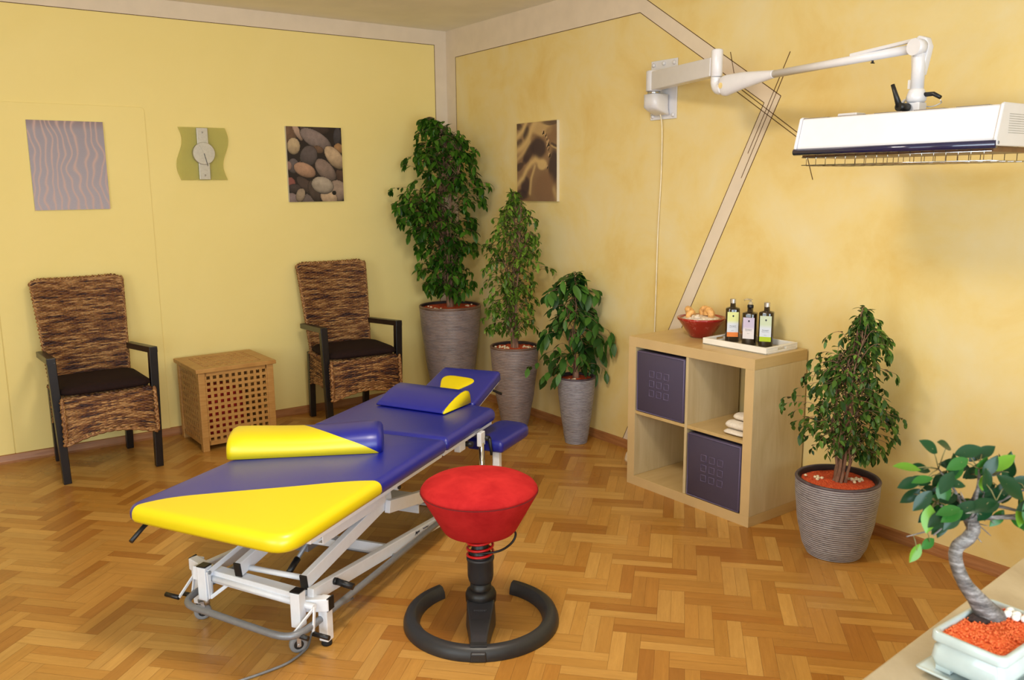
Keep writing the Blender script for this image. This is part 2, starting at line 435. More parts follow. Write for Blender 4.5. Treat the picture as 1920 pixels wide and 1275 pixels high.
def chair(label, loc, rz, seed):
    rg = random.Random(seed)
    t = thing('wicker_armchair', label, 'chair', loc, rz, 'wicker armchairs by the left wall')
    # legs: two front posts carry the arms, two back legs
    for sx in (-1, 1):
        m = MB(); m.beam((sx*0.238, 0.0, 0.0), (sx*0.256, 0.01, 0.69), 0.040, 0.042, (0, 1, 0), 0.044, 0.046); m.build('leg', dark_wood, t, 0.003)
        m = MB(); m.beam((sx*0.195, 0.475, 0.0), (sx*0.20, 0.44, 0.46), 0.038, 0.038, (0, 1, 0), 0.042, 0.042); m.build('leg', dark_wood, t, 0.003)
        m = MB(); m.beam((sx*0.257, -0.012, 0.675), (sx*0.235, 0.46, 0.640), 0.045, 0.034, (0, 0, 1)); m.build('armrest', dark_wood, t, 0.004)
    # seat box of weave: front and two sides, arched lower edge
    m = MB(); m.box(-0.215, 0.215, 0.0, 0.44, 0.36, 0.448); m.box(-0.205, 0.205, 0.005, 0.02, 0.27, 0.40)
    for sx in (-1, 1): m.box(sx*0.203-0.007, sx*0.203+0.007, 0.02, 0.43, 0.27, 0.40)
    m.build('seat_base', backing, t)
    m = MB()
    def fr(u, v):
        x = -0.235+0.470*u; e = 1-(2*u-1)**2
        zb = 0.222+0.055*e; zt = 0.462
        bul = 0.018*math.sin(PI*min(1, max(0, v)))
        return Vector((x, -0.034-bul*e-0.008*(1-v), zb+(zt-zb)*v)), Vector((0, -1, 0))
    weave(m, fr, 27, 0.022, lambda v: 0.47, 0.0053, rg)
    for sx in (-1, 1):
        def sd(u, v):
            y = -0.022+0.47*u; e = 1-(2*u-1)**2; zb = 0.235+0.035*e
            return Vector((sx*(0.232-0.022*u), y, zb+(0.46-zb)*v)), Vector((sx, 0, 0))
        weave(m, sd, 26, 0.022, lambda v: 0.47, 0.0053, rg)
        braid(m, [(sx*0.236, -0.046, 0.222), (sx*0.233, -0.056, 0.30), (sx*0.233, -0.053, 0.40), (sx*0.233, -0.042, 0.468)], 0.013, rg)
    braid(m, [(-0.236, -0.044, 0.222), (-0.12, -0.05, 0.257), (0, -0.052, 0.272), (0.12, -0.05, 0.257), (0.236, -0.044, 0.222)], 0.012, rg)
    def tp(u, v):
        return Vector((-0.228+0.456*u, -0.03+0.44*v, 0.462+0.004*math.sin(PI*v))), Vector((0, 0, 1))
    weave(m, tp, 26, 0.026, lambda v: 0.5, 0.0075, rg)
    m.build('seat', wicker_mat, t)
    # raked back panel, wider at the top, slightly bowed
    def bk(u, v, off=-0.0):
        wd = 0.415+0.068*v; x = (u-0.5)*wd; y = 0.385+0.105*v+0.02*v*v; e = 1-(2*u-1)**2
        z = 0.43+0.625*v-0.007*math.sin(PI*u)*v**6-0.018*abs(2*u-1)**14*v**10
        return Vector((x, y+0.022*e+off, z)), Vector((0, -1, 0.2)).normalized()
    m = MB()
    weave(m, lambda u, v: bk(u, v), 76, 0.022, lambda v: 0.415+0.068*v, 0.0050, rg)
    for u in (0.0, 1.0): braid(m, [bk(u, k/10)[0]+Vector((0, 0.008, 0)) for k in range(11)], 0.012, rg)
    braid(m, [bk(k/10, 1.0)[0]+Vector((0, 0.01, 0)) for k in range(11)], 0.015, rg)
    weave(m, lambda u, v: (bk(u, v, 0.034)[0], Vector((0, 1, -0.2)).normalized()), 40, 0.03, lambda v: 0.42+0.065*v, 0.008, rg, 1)
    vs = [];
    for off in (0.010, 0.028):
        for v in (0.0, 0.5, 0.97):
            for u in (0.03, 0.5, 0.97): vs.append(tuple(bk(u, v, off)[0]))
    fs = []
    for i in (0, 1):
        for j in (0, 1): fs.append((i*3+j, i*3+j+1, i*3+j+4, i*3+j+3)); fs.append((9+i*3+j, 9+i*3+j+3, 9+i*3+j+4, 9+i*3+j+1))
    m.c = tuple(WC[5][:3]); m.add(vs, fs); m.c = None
    m.build('backrest', wicker_mat, t)
    return t
chair('wicker armchair with black arms by the left edge, under the rippled sand picture', (-2.589, -0.600, 0), math.radians(1.5), 5)
chair('wicker armchair with black arms below the pebble picture, next to the tallest plant', (-1.058, -0.610, 0), math.radians(-4), 9)
def seat_cushion(label, loc, rz):
    m = MB(Matrix.Translation(loc) @ Matrix.Rotation(rz, 4, 'Z'))
    R = []
    for ins, z in ((0.03, 0), (0.008, 0.008), (0, 0.02), (0.004, 0.034), (0.02, 0.046), (0.06, 0.054), (0.13, 0.058)):
        R.append([(x, y*1.0, z-0.012*max(0, (abs(x)/0.23)**2-0.5)) for x, y in rrect(-0.232+ins, 0.232-ins, -0.045+ins, 0.378-ins, (max(0.075-ins*0.3, 0.01),)*2+(max(0.05-ins*.3, 0.01), max(0.075-ins*.3, 0.01)), 6)])
    m.rings(R); o = m.build('seat_cushion', cushion_mat)
    return tag(o, label, 'cushion', 'dark brown chair cushions')
seat_cushion('dark brown seat cushion on the wicker chair at the left edge', (-2.589, -0.612, 0.482), math.radians(1.5))
seat_cushion('dark brown seat cushion on the wicker chair beside the tallest plant', (-1.058, -0.622, 0.482), math.radians(-4))

# ------------------------------------------------------------------ slatted wooden box
t = NT('acacia_wood'); v = t.obj(); f = t.noise(t.mapping(v, (6, 6, 60)), 1.5, 5, 0.6, 0.3)
t.base(t.ramp(f, [(0.3, rgb(168, 118, 58)), (0.7, rgb(194, 146, 82))])); t.set(rough=0.45); box_wood = t.m
t = NT('acacia_wood_top'); v = t.obj(); f = t.noise(t.mapping(v, (6, 60, 6)), 1.5, 5, 0.6, 0.3)
t.base(t.ramp(f, [(0.3, rgb(168, 118, 58)), (0.7, rgb(194, 146, 82))])); t.set(rough=0.4); box_wood2 = t.m
bx = thing('slatted_wood_box', 'square wooden storage box with a grid of small square holes between the wicker chairs', 'box', (-2.075, -0.505, 0), math.radians(1.2))
BW, BD, BH = 0.46, 0.425, 0.485
def grid_panel(mb, M, w, h, nx, ny, cell, hole):
    """panel in xz-plane at y 0..0.014, lattice of slats with square holes"""
    px = (w-nx*cell)/2; pz = (h-ny*cell)/2; T = 0.010
    s_ = cell-hole
    mb.box(0, px+s_/2, 0, T, 0, h, M); mb.box(w-px-s_/2, w, 0, T, 0, h, M)
    mb.box(px, w-px, 0, T, 0, pz+s_/2, M); mb.box(px, w-px, 0, T, h-pz-s_/2, h, M)
    for i in range(1, nx): mb.box(px+i*cell-s_/2, px+i*cell+s_/2, 0.0005, T/2, pz, h-pz, M)
    for j in range(1, ny): mb.box(px, w-px, T/2-0.001, T-0.0005, pz+j*cell-s_/2, pz+j*cell+s_/2, M)
    # flush front faces between: short fillers so the lattice reads as one face
    for j in range(1, ny):
        mb.box(px, w-px, 0.001, T/2, pz+j*cell-s_/2, pz+j*cell+s_/2, M)
for (x, y) in ((0, 0), (BW-0.04, 0), (0, BD-0.04), (BW-0.04, BD-0.04)):
    m = MB(); m.box(x, x+0.04, y, y+0.04, 0, BH); m.build('leg', box_wood, bx, 0.003)
iw = BW-0.08; ih = BH-0.035
m = MB(); grid_panel(m, Matrix.Translation((0.04, 0.006, 0.035)), iw, ih, 10, 11, 0.0378, 0.0205); m.build('front_panel', box_wood, bx)
m = MB(); grid_panel(m, Matrix.Translation((BW-0.04, BD-0.006, 0.035)) @ Matrix.Rotation(PI, 4, 'Z'), iw, ih, 10, 11, 0.0378, 0.0205); m.build('back_panel', box_wood, bx)
m = MB(); grid_panel(m, Matrix.Translation((0.006, BD-0.04, 0.035)) @ Matrix.Rotation(-PI/2, 4, 'Z'), BD-0.08, ih, 9, 11, 0.0378, 0.0205); m.build('side_panel', box_wood, bx)
m = MB(); grid_panel(m, Matrix.Translation((BW-0.006, 0.04, 0.035)) @ Matrix.Rotation(PI/2, 4, 'Z'), BD-0.08, ih, 9, 11, 0.0378, 0.0205); m.build('side_panel', box_wood, bx)
m = MB(); m.box(0.02, BW-0.02, 0.02, BD-0.02, 0.05, 0.062); m.build('bottom_panel', box_wood2, bx)
m = MB()
lw = BW+0.03; ld = BD+0.03
Mt = Matrix.Translation((-0.015, -0.015, BH+0.024)) @ Matrix.Rotation(-PI/2, 4, 'X')
T = 0.024
px = 0.05; m.box(-0.015, BW+0.015, -0.015, px, BH, BH+T); m.box(-0.015, BW+0.015, BD-px, BD+0.015, BH, BH+T)
m.box(-0.015, 0.055, px, BD-px, BH, BH+T); m.box(BW-0.055, BW+0.015, px, BD-px, BH, BH+T)
n = 9; cw = (BW-0.11)/n; cd = (BD-2*px)/n
for i in range(1, n): m.box(0.055+i*cw-0.010, 0.055+i*cw+0.010, px, BD-px, BH+0.014, BH+T-0.0015); m.box(0.055, BW-0.055, px+i*cd-0.009, px+i*cd+0.009, BH+0.014, BH+T-0.0005)
m.build('lid', box_wood2, bx, 0.003)
m = MB(Matrix.Translation(bx.location) @ Matrix.Rotation(bx.rotation_euler.z, 4, 'Z'))
m.rings([[(x, y, z) for x, y in rrect(0.05+i_, 0.30-i_, 0.06+i_, 0.36-i_, 0.05, 5)] for i_, z in ((0.02, 0.0625), (0, 0.09), (0.0, 0.30), (0.02, 0.34), (0.07, 0.345))])
tag(m.build('folded_towel', plain('red_towel_cloth', rgb(190, 44, 26), 0.9, 0.1, 60)), 'red cloth showing through the holes of the slatted wooden box', 'cloth')

# ------------------------------------------------------------------ pictures and clock on the left wall
def picture(name, label, W, Hh, nx, nz, colf, place, edge_col=rgb(205, 200, 190)):
    """a print on a 2 cm board; place(u, v, d) -> world point (d = distance from wall)"""
    t = thing(name, label, 'picture', place(0.5, 0, 0.0))
    inv = Vector(t.location)
    D = 0.022
    m = MB()
    P = lambda u, v, d: tuple(Vector(place(u, v, d))-inv)
    m.add([P(0, 0, 0.001), P(1, 0, 0.001), P(1, 1, 0.001), P(0, 1, 0.001), P(0, 0, D), P(1, 0, D), P(1, 1, D), P(0, 1, D)],
          [(0, 3, 2, 1), (4, 5, 6, 7), (0, 1, 5, 4), (1, 2, 6, 5), (2, 3, 7, 6), (3, 0, 4, 7)])
    m.build('board', plain('picture_board_edge', edge_col, 0.6, 0.01), t)
    vs = [P(i/nx, j/nz, D+0.0006) for j in range(nz+1) for i in range(nx+1)]
    fs = [(j*(nx+1)+i, j*(nx+1)+i+1, (j+1)*(nx+1)+i+1, (j+1)*(nx+1)+i) for j in range(nz) for i in range(nx)]
    m = MB(); m.add(vs, fs)
    cols = [colf((i+0.5)/nx, 1-(j+0.5)/nz) for j in range(nz) for i in range(nx)]
    m.fc = [c[:3] for c in cols]
    m.build('print', PRINT, t)
    return t
PRINT = attr_mat('photo_print', 0.45, spec=0.4)
def lerp(a, b, t): t = max(0, min(1, t)); return tuple(x+(y-x)*t for x, y in zip(a, b))
def sand_col(u, v):
    # rippled sand: 11 wavering ridges with forks, v from the top
    x = u*11.2; w_ = 0.55*noise.noise(Vector((u*2.2, v*2.6, 1.3)))+0.30*noise.noise(Vector((u*5, v*5.5, 4.2)))
    x += w_*2.6
    s_ = abs(((x) % 1.0)-0.5)*2   # 0 at the ridge
    s_ = 1-s_
    ridge = math.exp(-(s_/0.30)**2)
    base = lerp(rgb(150, 140, 148), rgb(170, 160, 168), v)
    if v < 0.1: base = lerp(rgb(140, 118, 118), base, v/0.1)
    n_ = noise.noise(Vector((u*140, v*170, 0)))*0.06
    c = lerp(base, rgb(204, 166, 152), ridge*0.75)
    return tuple(max(0, q*(1+n_)) for q in c)
LWALL = lambda x0, x1, z0, z1, zl=0, sh=0: (lambda u, v, d: (x0+(x1-x0)*u, -d, z0+(z1-z0)*v))
picture('wall_picture', 'picture of rippled sand in grey and pink hanging above the left chair', 0.394, 0.5, 120, 150, sand_col, LWALL(-2.770, -2.375, 1.444, 1.945))
# hanging picture of stones
ST = [  # x, y(from top), rx, ry, rot(deg), colour
    (0.06, 0.12, 0.12, 0.14, 0, (120, 84, 54)), (0.20, 0.07, 0.05, 0.14, -35, (190, 150, 120)), (0.30, 0.05, 0.05, 0.1, 0, (96, 70, 58)),
    (0.92, 0.12, 0.07, 0.13, 10, (70, 62, 66)), (0.62, 0.04, 0.16, 0.06, 0, (66, 46, 40)),
    (0.10, 0.52, 0.10, 0.10, 30, (104, 90, 88)), (0.02, 0.52, 0.05, 0.06, 0, (160, 118, 100)), (0.03, 0.76, 0.09, 0.09, 40, (150, 76, 62)),
    (0.05, 0.97, 0.11, 0.09, 20, (142, 116, 110)), (0.10, 0.82, 0.13, 0.06, 0, (72, 56, 52)), (0.98, 0.65, 0.12, 0.12, 0, (92, 62, 44)),
    (0.36, 0.98, 0.14, 0.10, -20, (112, 94, 86)), (0.33, 0.80, 0.22, 0.08, 35, (82, 62, 52)), (0.46, 0.86, 0.10, 0.16, -30, (86, 66, 54)),
    (0.53, 0.17, 0.30, 0.115, 22, (146, 122, 112)), (0.56, 0.30, 0.1, 0.05, 10, (120, 84, 56)),
    (0.12, 0.26, 0.115, 0.11, -25, (204, 170, 118)), (0.94, 0.28, 0.09, 0.07, 10, (178, 124, 62)),
    (0.68, 0.58, 0.22, 0.12, 35, (146, 118, 100)), (0.23, 0.49, 0.05, 0.03, 0, (176, 136, 106)),
    (0.38, 0.39, 0.165, 0.135, -30, (98, 82, 78)), (0.86, 0.41, 0.22, 0.115, 38, (206, 168, 120)),
    (0.30, 0.575, 0.20, 0.095, 15, (192, 140, 100)), (0.88, 0.86, 0.18, 0.15, 0, (168, 138, 112)),
    (0.72, 0.95, 0.16, 0.10, 15, (206, 168, 122)), (0.82, 0.885, 0.038, 0.03, 0, (26, 18, 16)),
    (0.61, 0.78, 0.20, 0.115, 8, (186, 164, 136)), (0.20, 0.91, 0.075, 0.10, 38, (170, 142, 108))]
ST = [(a, b, c_, d, math.cos(math.radians(e)), math.sin(math.radians(e)), rgb(*f_)[:3]) for a, b, c_, d, e, f_ in ST]
def stone_col(u, v):
    c = rgb(34, 24, 22)[:3]
    for i, (cx, cy, rx, ry, co, si, col) in enumerate(ST):
        dx = (u-cx); dy = (v-cy)*1.0
        a = (dx*co+dy*si)/rx; b = (-dx*si+dy*co)/ry; q = a*a+b*b
        if q < 1.08:
            if q > 1: c = lerp(c, (0.005, 0.004, 0.004), 0.7); continue
            sh = 1.12-0.75*max(0, (dy/ry)*0.55+0.25*q+0.1)-0.35*q**4
            n_ = noise.noise(Vector((u*16+i, v*16, i)))*0.22+noise.noise(Vector((u*60+i, v*60, i)))*0.12
            gr = sum(col)/3; c = tuple(max(0, (x*0.8+gr*0.2)*0.82*sh*(1+n_)) for x in col)
    return c
picture('wall_picture', 'picture of round brown and grey pebbles hanging above the second chair', 0.39, 0.495, 110, 140, stone_col, LWALL(-1.264, -0.871, 1.463, 1.957))
BANDS = [([(.0, .17), (.14, .08), (.24, -.02)], .045, 1.0), ([(.0, .35), (.18, .27), (.31, .19), (.38, .10), (.50, .0)], .065, 1.0), ([(.0, .48), (.11, .40), (.20, .33), (.33, .24)], .035, .7),
         ([(.0, .78), (.16, .70), (.25, .59), (.36, .51), (.47, .475), (.61, .51), (.72, .53)], .05, 1.0), ([(.34, .90), (.38, .71), (.46, .55)], .028, .8), ([(.86, .30), (.99, .34)], .012, .8), ([(.95, .85), (1.0, .95)], .05, .5)]
def dune_col(u, v):
    # wind-shaped sand, light crests between brown-violet hollows
    w1 = noise.noise(Vector((u*3.0, v*3.2, 9.1)))*0.03; w2 = noise.noise(Vector((u*7, v*7, 3.3)))*0.012
    A = rgb(206, 172, 116); B = rgb(66, 50, 52); D_ = rgb(132, 98, 72); c = lerp(rgb(150, 120, 88), D_, 0.5+w1*12)
    uu, vv = u+w1+w2, v+w1*0.6-w2
    def blob(cx, cy, rx, ry, ang=0, soft=0.5):
        co, si = math.cos(math.radians(ang)), math.sin(math.radians(ang)); dx = uu-cx; dy = vv-cy
        a = (dx*co+dy*si)/rx; b = (-dx*si+dy*co)/ry; q = math.sqrt(a*a+b*b); t_ = max(0, min(1, (1.15-q)/soft)); return t_*t_*(3-2*t_)
    for args, col, k in (((.62, .09, .28, .10), A, .7), ((.86, .16, .16, .12), D_, .6), ((.04, .03, .12, .05, 20), B, .8), ((.24, .13, .10, .11, 20), B, .95), ((.04, .25, .10, .06, -30), B, .85),
                         ((.30, .38, .20, .10, -35), B, .9), ((.56, .33, .20, .14), B, .95), ((.06, .56, .12, .05, -20), B, .8), ((.22, .47, .12, .05, -30), B, .6), ((.22, .80, .14, .14), B, .9), ((.10, .93, .22, .08), B, .9),
                         ((.92, .58, .13, .26), B, .95), ((.70, .84, .30, .22), D_, .95), ((.84, .02, .22, .03), B, .7), ((.64, .545, .13, .075), A, .95), ((.33, .64, .08, .07), D_, .7), ((.93, .30, .10, .03, 15), B, .8)):
        c = lerp(c, col, blob(*args)*k)
    for P_, wd, k in BANDS:
        d_m = min((Vector((uu, vv))-(Vector(p)+(Vector(q)-Vector(p))*max(0, min(1, (Vector((uu, vv))-Vector(p)).dot(Vector(q)-Vector(p))/(Vector(q)-Vector(p)).length_squared)))).length for p, q in zip(P_, P_[1:]))
        c = lerp(c, A, k*math.exp(-(d_m/wd)**2*1.3))
    for cx, cy, r_ in ((.67, .13, .030), (.73, .17, .022), (.79, .28, .040), (.80, .34, .022), (.82, .42, .028), (.77, .57, .020), (.76, .21, .02)):
        dx = (u-cx)/r_; dy = (v-cy)/r_*0.8; q = dx*dx+dy*dy+noise.noise(Vector((u*60, v*60, 2)))*0.9
        if q < 1: c = rgb(194, 158, 116) if dx+dy < 0.1 else rgb(36, 28, 30)
    g = noise.noise(Vector((u*90, v*110, 1)))*0.1
    return tuple(max(0, x*(1+g)) for x in c[:3])
picture('wall_picture', 'tall sepia picture of windblown dunes hanging on the ochre wall right of the plants', 0.42, 0.5, 100, 120, dune_col,
        lambda u, v, d: (-d, -0.902-0.42*u, 1.458+0.50*v), rgb(226, 214, 190))
# glass clock with steel strap
ck = thing('wall_clock', 'wavy-edged greenish glass wall clock with a steel strap and round steel face', 'clock', (-1.81, 0, 1.61))
m = MB(); Lp = []; Rp = []
for i in range(25):
    z = i/24; s_ = 0.021*math.sin(2*PI*(z-0.02))
    Lp.append((-0.143-s_*1.0, z*0.322)); Rp.append((0.143-s_, z*0.322))
for i in range(24):
    m.add([(Lp[i][0], -0.018, Lp[i][1]), (Rp[i][0], -0.018, Rp[i][1]), (Rp[i+1][0], -0.018, Rp[i+1][1]), (Lp[i+1][0], -0.018, Lp[i+1][1]),
           (Lp[i][0], -0.012, Lp[i][1]), (Rp[i][0], -0.012, Rp[i][1]), (Rp[i+1][0], -0.012, Rp[i+1][1]), (Lp[i+1][0], -0.012, Lp[i+1][1])],
          [(0, 1, 2, 3), (7, 6, 5, 4), (0, 3, 7, 4), (1, 5, 6, 2)]+([(0, 4, 5, 1)] if i == 0 else [])+([(3, 2, 6, 7)] if i == 23 else []))
glass = plain('frosted_green_glass', rgb(232, 228, 160), 0.3, 0.01, trans=0.75, ior=1.15)
m.build('glass_plate', glass, ck)
steel = plain('brushed_clock_steel', rgb(190, 188, 180), 0.38, 0.03, 80, metal=0.75)
m = MB(); m.prism([(-0.034, 0.003), (0.034, 0.003), (0.034, 0.115), (-0.034, 0.115)], 0.003, 0.032, frame((0, 0, 0), (1, 0, 0), (0, 0, 1), (0, -1, 0)))
m.prism([(-0.034, 0.212), (0.034, 0.212), (0.034, 0.319), (-0.034, 0.319)], 0.003, 0.032, frame((0, 0, 0), (1, 0, 0), (0, 0, 1), (0, -1, 0)))
m.prism([(-0.030, 0.08), (0.030, 0.08), (0.030, 0.24), (-0.030, 0.24)], 0.003, 0.012, frame((0, 0, 0), (1, 0, 0), (0, 0, 1), (0, -1, 0)))
m.build('strap', steel, ck, 0.002)
m = MB(); m.lathe([(0.068, 0.02), (0.068, 0.040), (0.066, 0.042), (0.0001, 0.042)], 48, frame((0, 0, 0.163), (1, 0, 0), (0, 0, 1), (0, -1, 0)), False); m.build('clock_face', steel, ck)
for z in (0.03, 0.292):
    m = MB(); m.sphere((0, -0.033, z), 0.006, n=10); m.build('screw', chrome, ck)
m = MB(); m.beam((0.0, -0.044, 0.163), (-0.028, -0.044, 0.222), 0.003, 0.001, (0, -1, 0)); m.build('hour_hand', steel, ck)
m = MB(); m.beam((0.0, -0.046, 0.163), (0.018, -0.046, 0.085), 0.003, 0.001, (0, -1, 0)); m.build('minute_hand', black_plastic, ck)

# ------------------------------------------------------------------ treatment table
# table frame of reference: a = towards the head end, b = across (0 at the right side, 0.69 at the left), z up
BED_O = (-2.431, -3.091, 0); BED_R = math.radians(32.6)
bed = thing('treatment_table', 'blue and yellow padded treatment table on a white scissor-lift frame', 'treatment table', BED_O, BED_R)
def vinyl(name, yellow_mask=None):
    t = NT(name); v = t.obj()
    if yellow_mask: t.base(t.mix(yellow_mask(t, v), blue_vinyl_c, yellow_vinyl_c))
    else: t.base(blue_vinyl_c)
    t.set(rough=0.40, spec=0.5, coat=0.7, coatr=0.34); t.bump(t.noise(v, 350, 3), 0.05, 0.001)
    return t.m
def foot_mask(t, v):
    s_ = t.node('ShaderNodeSeparateXYZ'); t.link(v, s_.inputs[0])
    fc = t.node('ShaderNodeFloatCurve'); cv = fc.mapping.curves[0]
    P = [(0.0, 0.40), (0.05, 0.375), (0.10, 0.345), (0.25, 0.235), (0.50, 0.060), (0.59, -0.008), (0.630, -0.055), (0.660, -0.105), (0.675, -0.2)]
    pts = [(b_, (a_+0.4)) for b_, a_ in P]
    while len(cv.points) < len(pts): cv.points.new(0.5, 0.5)
    for p, q in zip(cv.points, pts): p.location = q
    fc.mapping.update(); t.link(s_.outputs[1], fc.inputs['Value'])
    return t.math('LESS_THAN', t.math('ADD', s_.outputs[0], 0.4), fc.outputs[0])
blue_vinyl = vinyl('blue_vinyl'); foot_vinyl = vinyl('blue_and_yellow_vinyl', foot_mask)
yellow_vinyl = plain('yellow_vinyl', yellow_vinyl_c, 0.36, 0.01, 20)
def pad(outline, z0, z1, r=0.022, M=None, mb=None, deep=6):
    """upholstered slab: outline(inset) gives the ring, edges rounded with radius r"""
    mb = mb or MB(M); R = []
    rb = r*0.55
    prof = [(rb*1.6, z0), (rb*0.4, z0+rb*0.25), (0, z0+rb)]+[(r*(1-math.cos(PI/2*k/6)), z1-r+r*math.sin(PI/2*k/6)) for k in range(7)]+[(r*2.6, z1+0.0015), (r*deep, z1+0.003)]
    R = [[(x, y, z) for x, y in outline(i)] for i, z in prof]
    mb.rings(R); return mb
def poly_inset(pts, rads, n=6):
    """convex polygon with rounded corners, returns outline(inset)"""
    P = [Vector(p) for p in pts]
    def f(ins):
        N = len(P); L = []
        for i in range(N):
            p, q = P[i], P[(i+1) % N]; d = (q-p).normalized(); nrm = Vector((-d.y, d.x)); L.append((p+nrm*ins, d))
        Q = []
        for i in range(N):
            p0, d0 = L[i-1]; p1, d1 = L[i]; cr = d0.x*d1.y-d0.y*d1.x
            t_ = ((p1.x-p0.x)*d1.y-(p1.y-p0.y)*d1.x)/cr; Q.append(p0+d0*t_)
        out = []
        for i in range(N):
            a, b, c = Q[i-1], Q[i], Q[(i+1) % N]; r = max(0.004, rads[i]-ins)
            u = (a-b).normalized(); w_ = (c-b).normalized(); ang = u.angle(w_); tl = min(r/math.tan(ang/2), (a-b).length*0.45, (c-b).length*0.45)
            s_, e_ = b+u*tl, b+w_*tl
            for k in range(n+1):
                t_ = k/n; out.append(tuple((1-t_)**2*s_+2*t_*(1-t_)*b+t_*t_*e_))
        return out
    return f
# foot section, middle section
o = pad(poly_inset([(-0.178, 0.0), (0.951, 0.0), (0.951, 0.69), (-0.125, 0.705)], [0.085, 0.02, 0.02, 0.065]), 0.442, 0.502, 0.030).build('foot_cushion', foot_vinyl, bed)
o['label'] = 'long blue cushion with a yellow triangular corner'
o = pad(poly_inset([(0.956, 0.0), (1.505, 0.0), (1.66, 0.69), (0.956, 0.69)], [0.02, 0.05, 0.09, 0.02]), 0.442, 0.502, 0.030).build('middle_cushion', blue_vinyl, bed)
# raised headrest
hd_o = Vector((1.525, 0.132, 0.505)); hd_u = (Vector((1.872, 0.124, 0.600))-Vector((1.525, 0.128, 0.505))); hl = hd_u.length
HM = frame(hd_o, hd_u, (0, 1, 0), hd_u.cross(Vector((0, 1, 0))))
hr = pad(poly_inset([(0, 0), (hl, 0), (hl, 0.335), (0, 0.345)], [0.02, 0.025, 0.025, 0.02]), -0.05, 0.0, 0.014, HM).build('headrest', blue_vinyl, bed)
m = MB(HM); pl_ = poly_inset([(0.015, 0.20), (0.235, 0.065), (0.265, 0.300)], [0.055, 0.05, 0.055], 8)
pad(lambda i: pl_(i*0.5), 0.0005, 0.0075, 0.005, mb=m); pm = m.build('face_hole_plug', yellow_vinyl, hr); pm['label'] = 'yellow rounded triangular plug'
m = MB(HM); m.box(0.01, hl-0.02, 0.012, 0.03, -0.062, -0.05); m.box(0.01, hl-0.02, 0.305, 0.323, -0.062, -0.05); m.box(0.02, 0.04, 0.03, 0.305, -0.062, -0.05); m.box(hl-0.05, hl-0.03, 0.03, 0.305, -0.062, -0.05); m.build('headrest_frame', white_metal, bed)
m = MB(HM); m.beam((hl-0.10, 0.015, -0.065), (hl-0.07, -0.02, -0.10), 0.014, 0.012); m.build('headrest_knob', black_plastic, bed, 0.003)
# lowered arm pad at the right of the head end, second one hidden on the far side
ap = pad(poly_inset([(1.345, -0.090), (1.71, -0.110), (1.73, 0.085), (1.36, 0.10)], [0.02, 0.09, 0.07, 0.02]), 0.325, 0.382, 0.022, deep=3.5).build('arm_pad', blue_vinyl, bed)
m = MB(); m.beam((1.39, -0.045, 0.0), (1.39, -0.045, 0.324), 0.034, 0.034); m.beam((1.39, -0.045, 0.02), (1.39, 0.64, 0.02), 0.034, 0.034); m.build('rear_foot', white_metal, bed, 0.003)
m = MB(); m.cyl((1.30, -0.005, 0.09), (1.30, -0.005, 0.385), 0.013, 14); m.build('chrome_post', chrome, bed)
m = MB(); m.box(1.30-0.02, 1.30+0.028, -0.012, 0.010, 0.37, 0.436); m.build('post_bracket', white_metal, bed, 0.003)
m = MB(); m.box(1.14, 1.20, 0.03, 0.06, 0.38, 0.42); m.build('knob_bracket', white_metal, bed, 0.003)
m = MB(); m.cyl((1.335, -0.03, 0.398), (1.335, 0.0, 0.398), 0.013, 12); m.tube([(1.335, -0.03, 0.40), (1.345, -0.035, 0.34), (1.345, -0.035, 0.315)], [0.009, 0.007, 0.006], 8); m.build('clamp_knob', black_plastic, bed)
m = MB(); m.cyl((1.21, 0.0, 0.402), (1.21, 0.04, 0.402), 0.013, 12); m.build('clamp_knob', black_plastic, bed)
# flat steel frame right under the cushions
m = MB()
for b_ in (0.035, 0.64): m.box(-0.02, 0.945, b_-0.012, b_+0.012, 0.420, 0.441); m.box(0.962, 1.49, b_-0.012, b_+0.012, 0.420, 0.441)
for a_ in (-0.02, 0.45, 0.92, 0.99, 1.46): m.box(a_, a_+0.03, 0.035, 0.64, 0.420, 0.441)
m.build('top_frame', white_metal, bed, 0.002)
# C-channel rails for the sliding scissor arms
for b_, s_ in ((0.095, 1), (0.60, -1)):
    m = MB(); m.box(0.15, 0.58, b_-0.002, b_+0.002, 0.340, 0.386); m.box(0.15, 0.58, min(b_, b_+s_*0.02), max(b_, b_+s_*0.02), 0.340, 0.344); m.box(0.15, 0.58, min(b_, b_+s_*0.02), max(b_, b_+s_*0.02), 0.382, 0.386)
    m.box(0.20, 0.54, b_+s_*0.010-0.005, b_+s_*0.010+0.005, 0.384, 0.425); m.build('slide_rail', white_metal, bed)
# scissor arms
for b_, s_ in ((0.135, 1), (0.415, -1)):
    m = MB(); m.beam((0.088, b_, 0.222), (0.68, b_, 0.322), 0.026, 0.052); m.build('scissor_arm', white_metal, bed, 0.003)
    m = MB(); m.beam((0.082, b_, 0.221), (0.089, b_, 0.222), 0.030, 0.055); m.build('end_cap', black_plastic, bed, 0.003)
    m = MB(); m.beam((0.62, b_-s_*0.0265, 0.305), (1.38, b_-s_*0.0265, 0.150), 0.024, 0.052); m.build('scissor_arm', white_metal, bed, 0.003)
    m = MB(); bb_ = 0.105 if s_ > 0 else 0.600; m.beam((0.075, bb_, 0.183), (1.42, bb_, 0.040), 0.026, 0.050); m.build('base_beam', white_metal, bed, 0.003)
    m = MB(); m.cyl((0.69, b_-s_*0.04, 0.365), (0.69, b_+s_*0.01, 0.365), 0.014, 14); m.beam((0.60, b_, 0.33), (0.80, b_, 0.43), 0.02, 0.045); m.build('pivot_bracket', white_metal, bed, 0.002)
m = MB(); m.cyl((0.69, 0.088, 0.365), (0.69, 0.096, 0.365), 0.009, 12); m.build('pivot_bolt', black_plastic, bed)
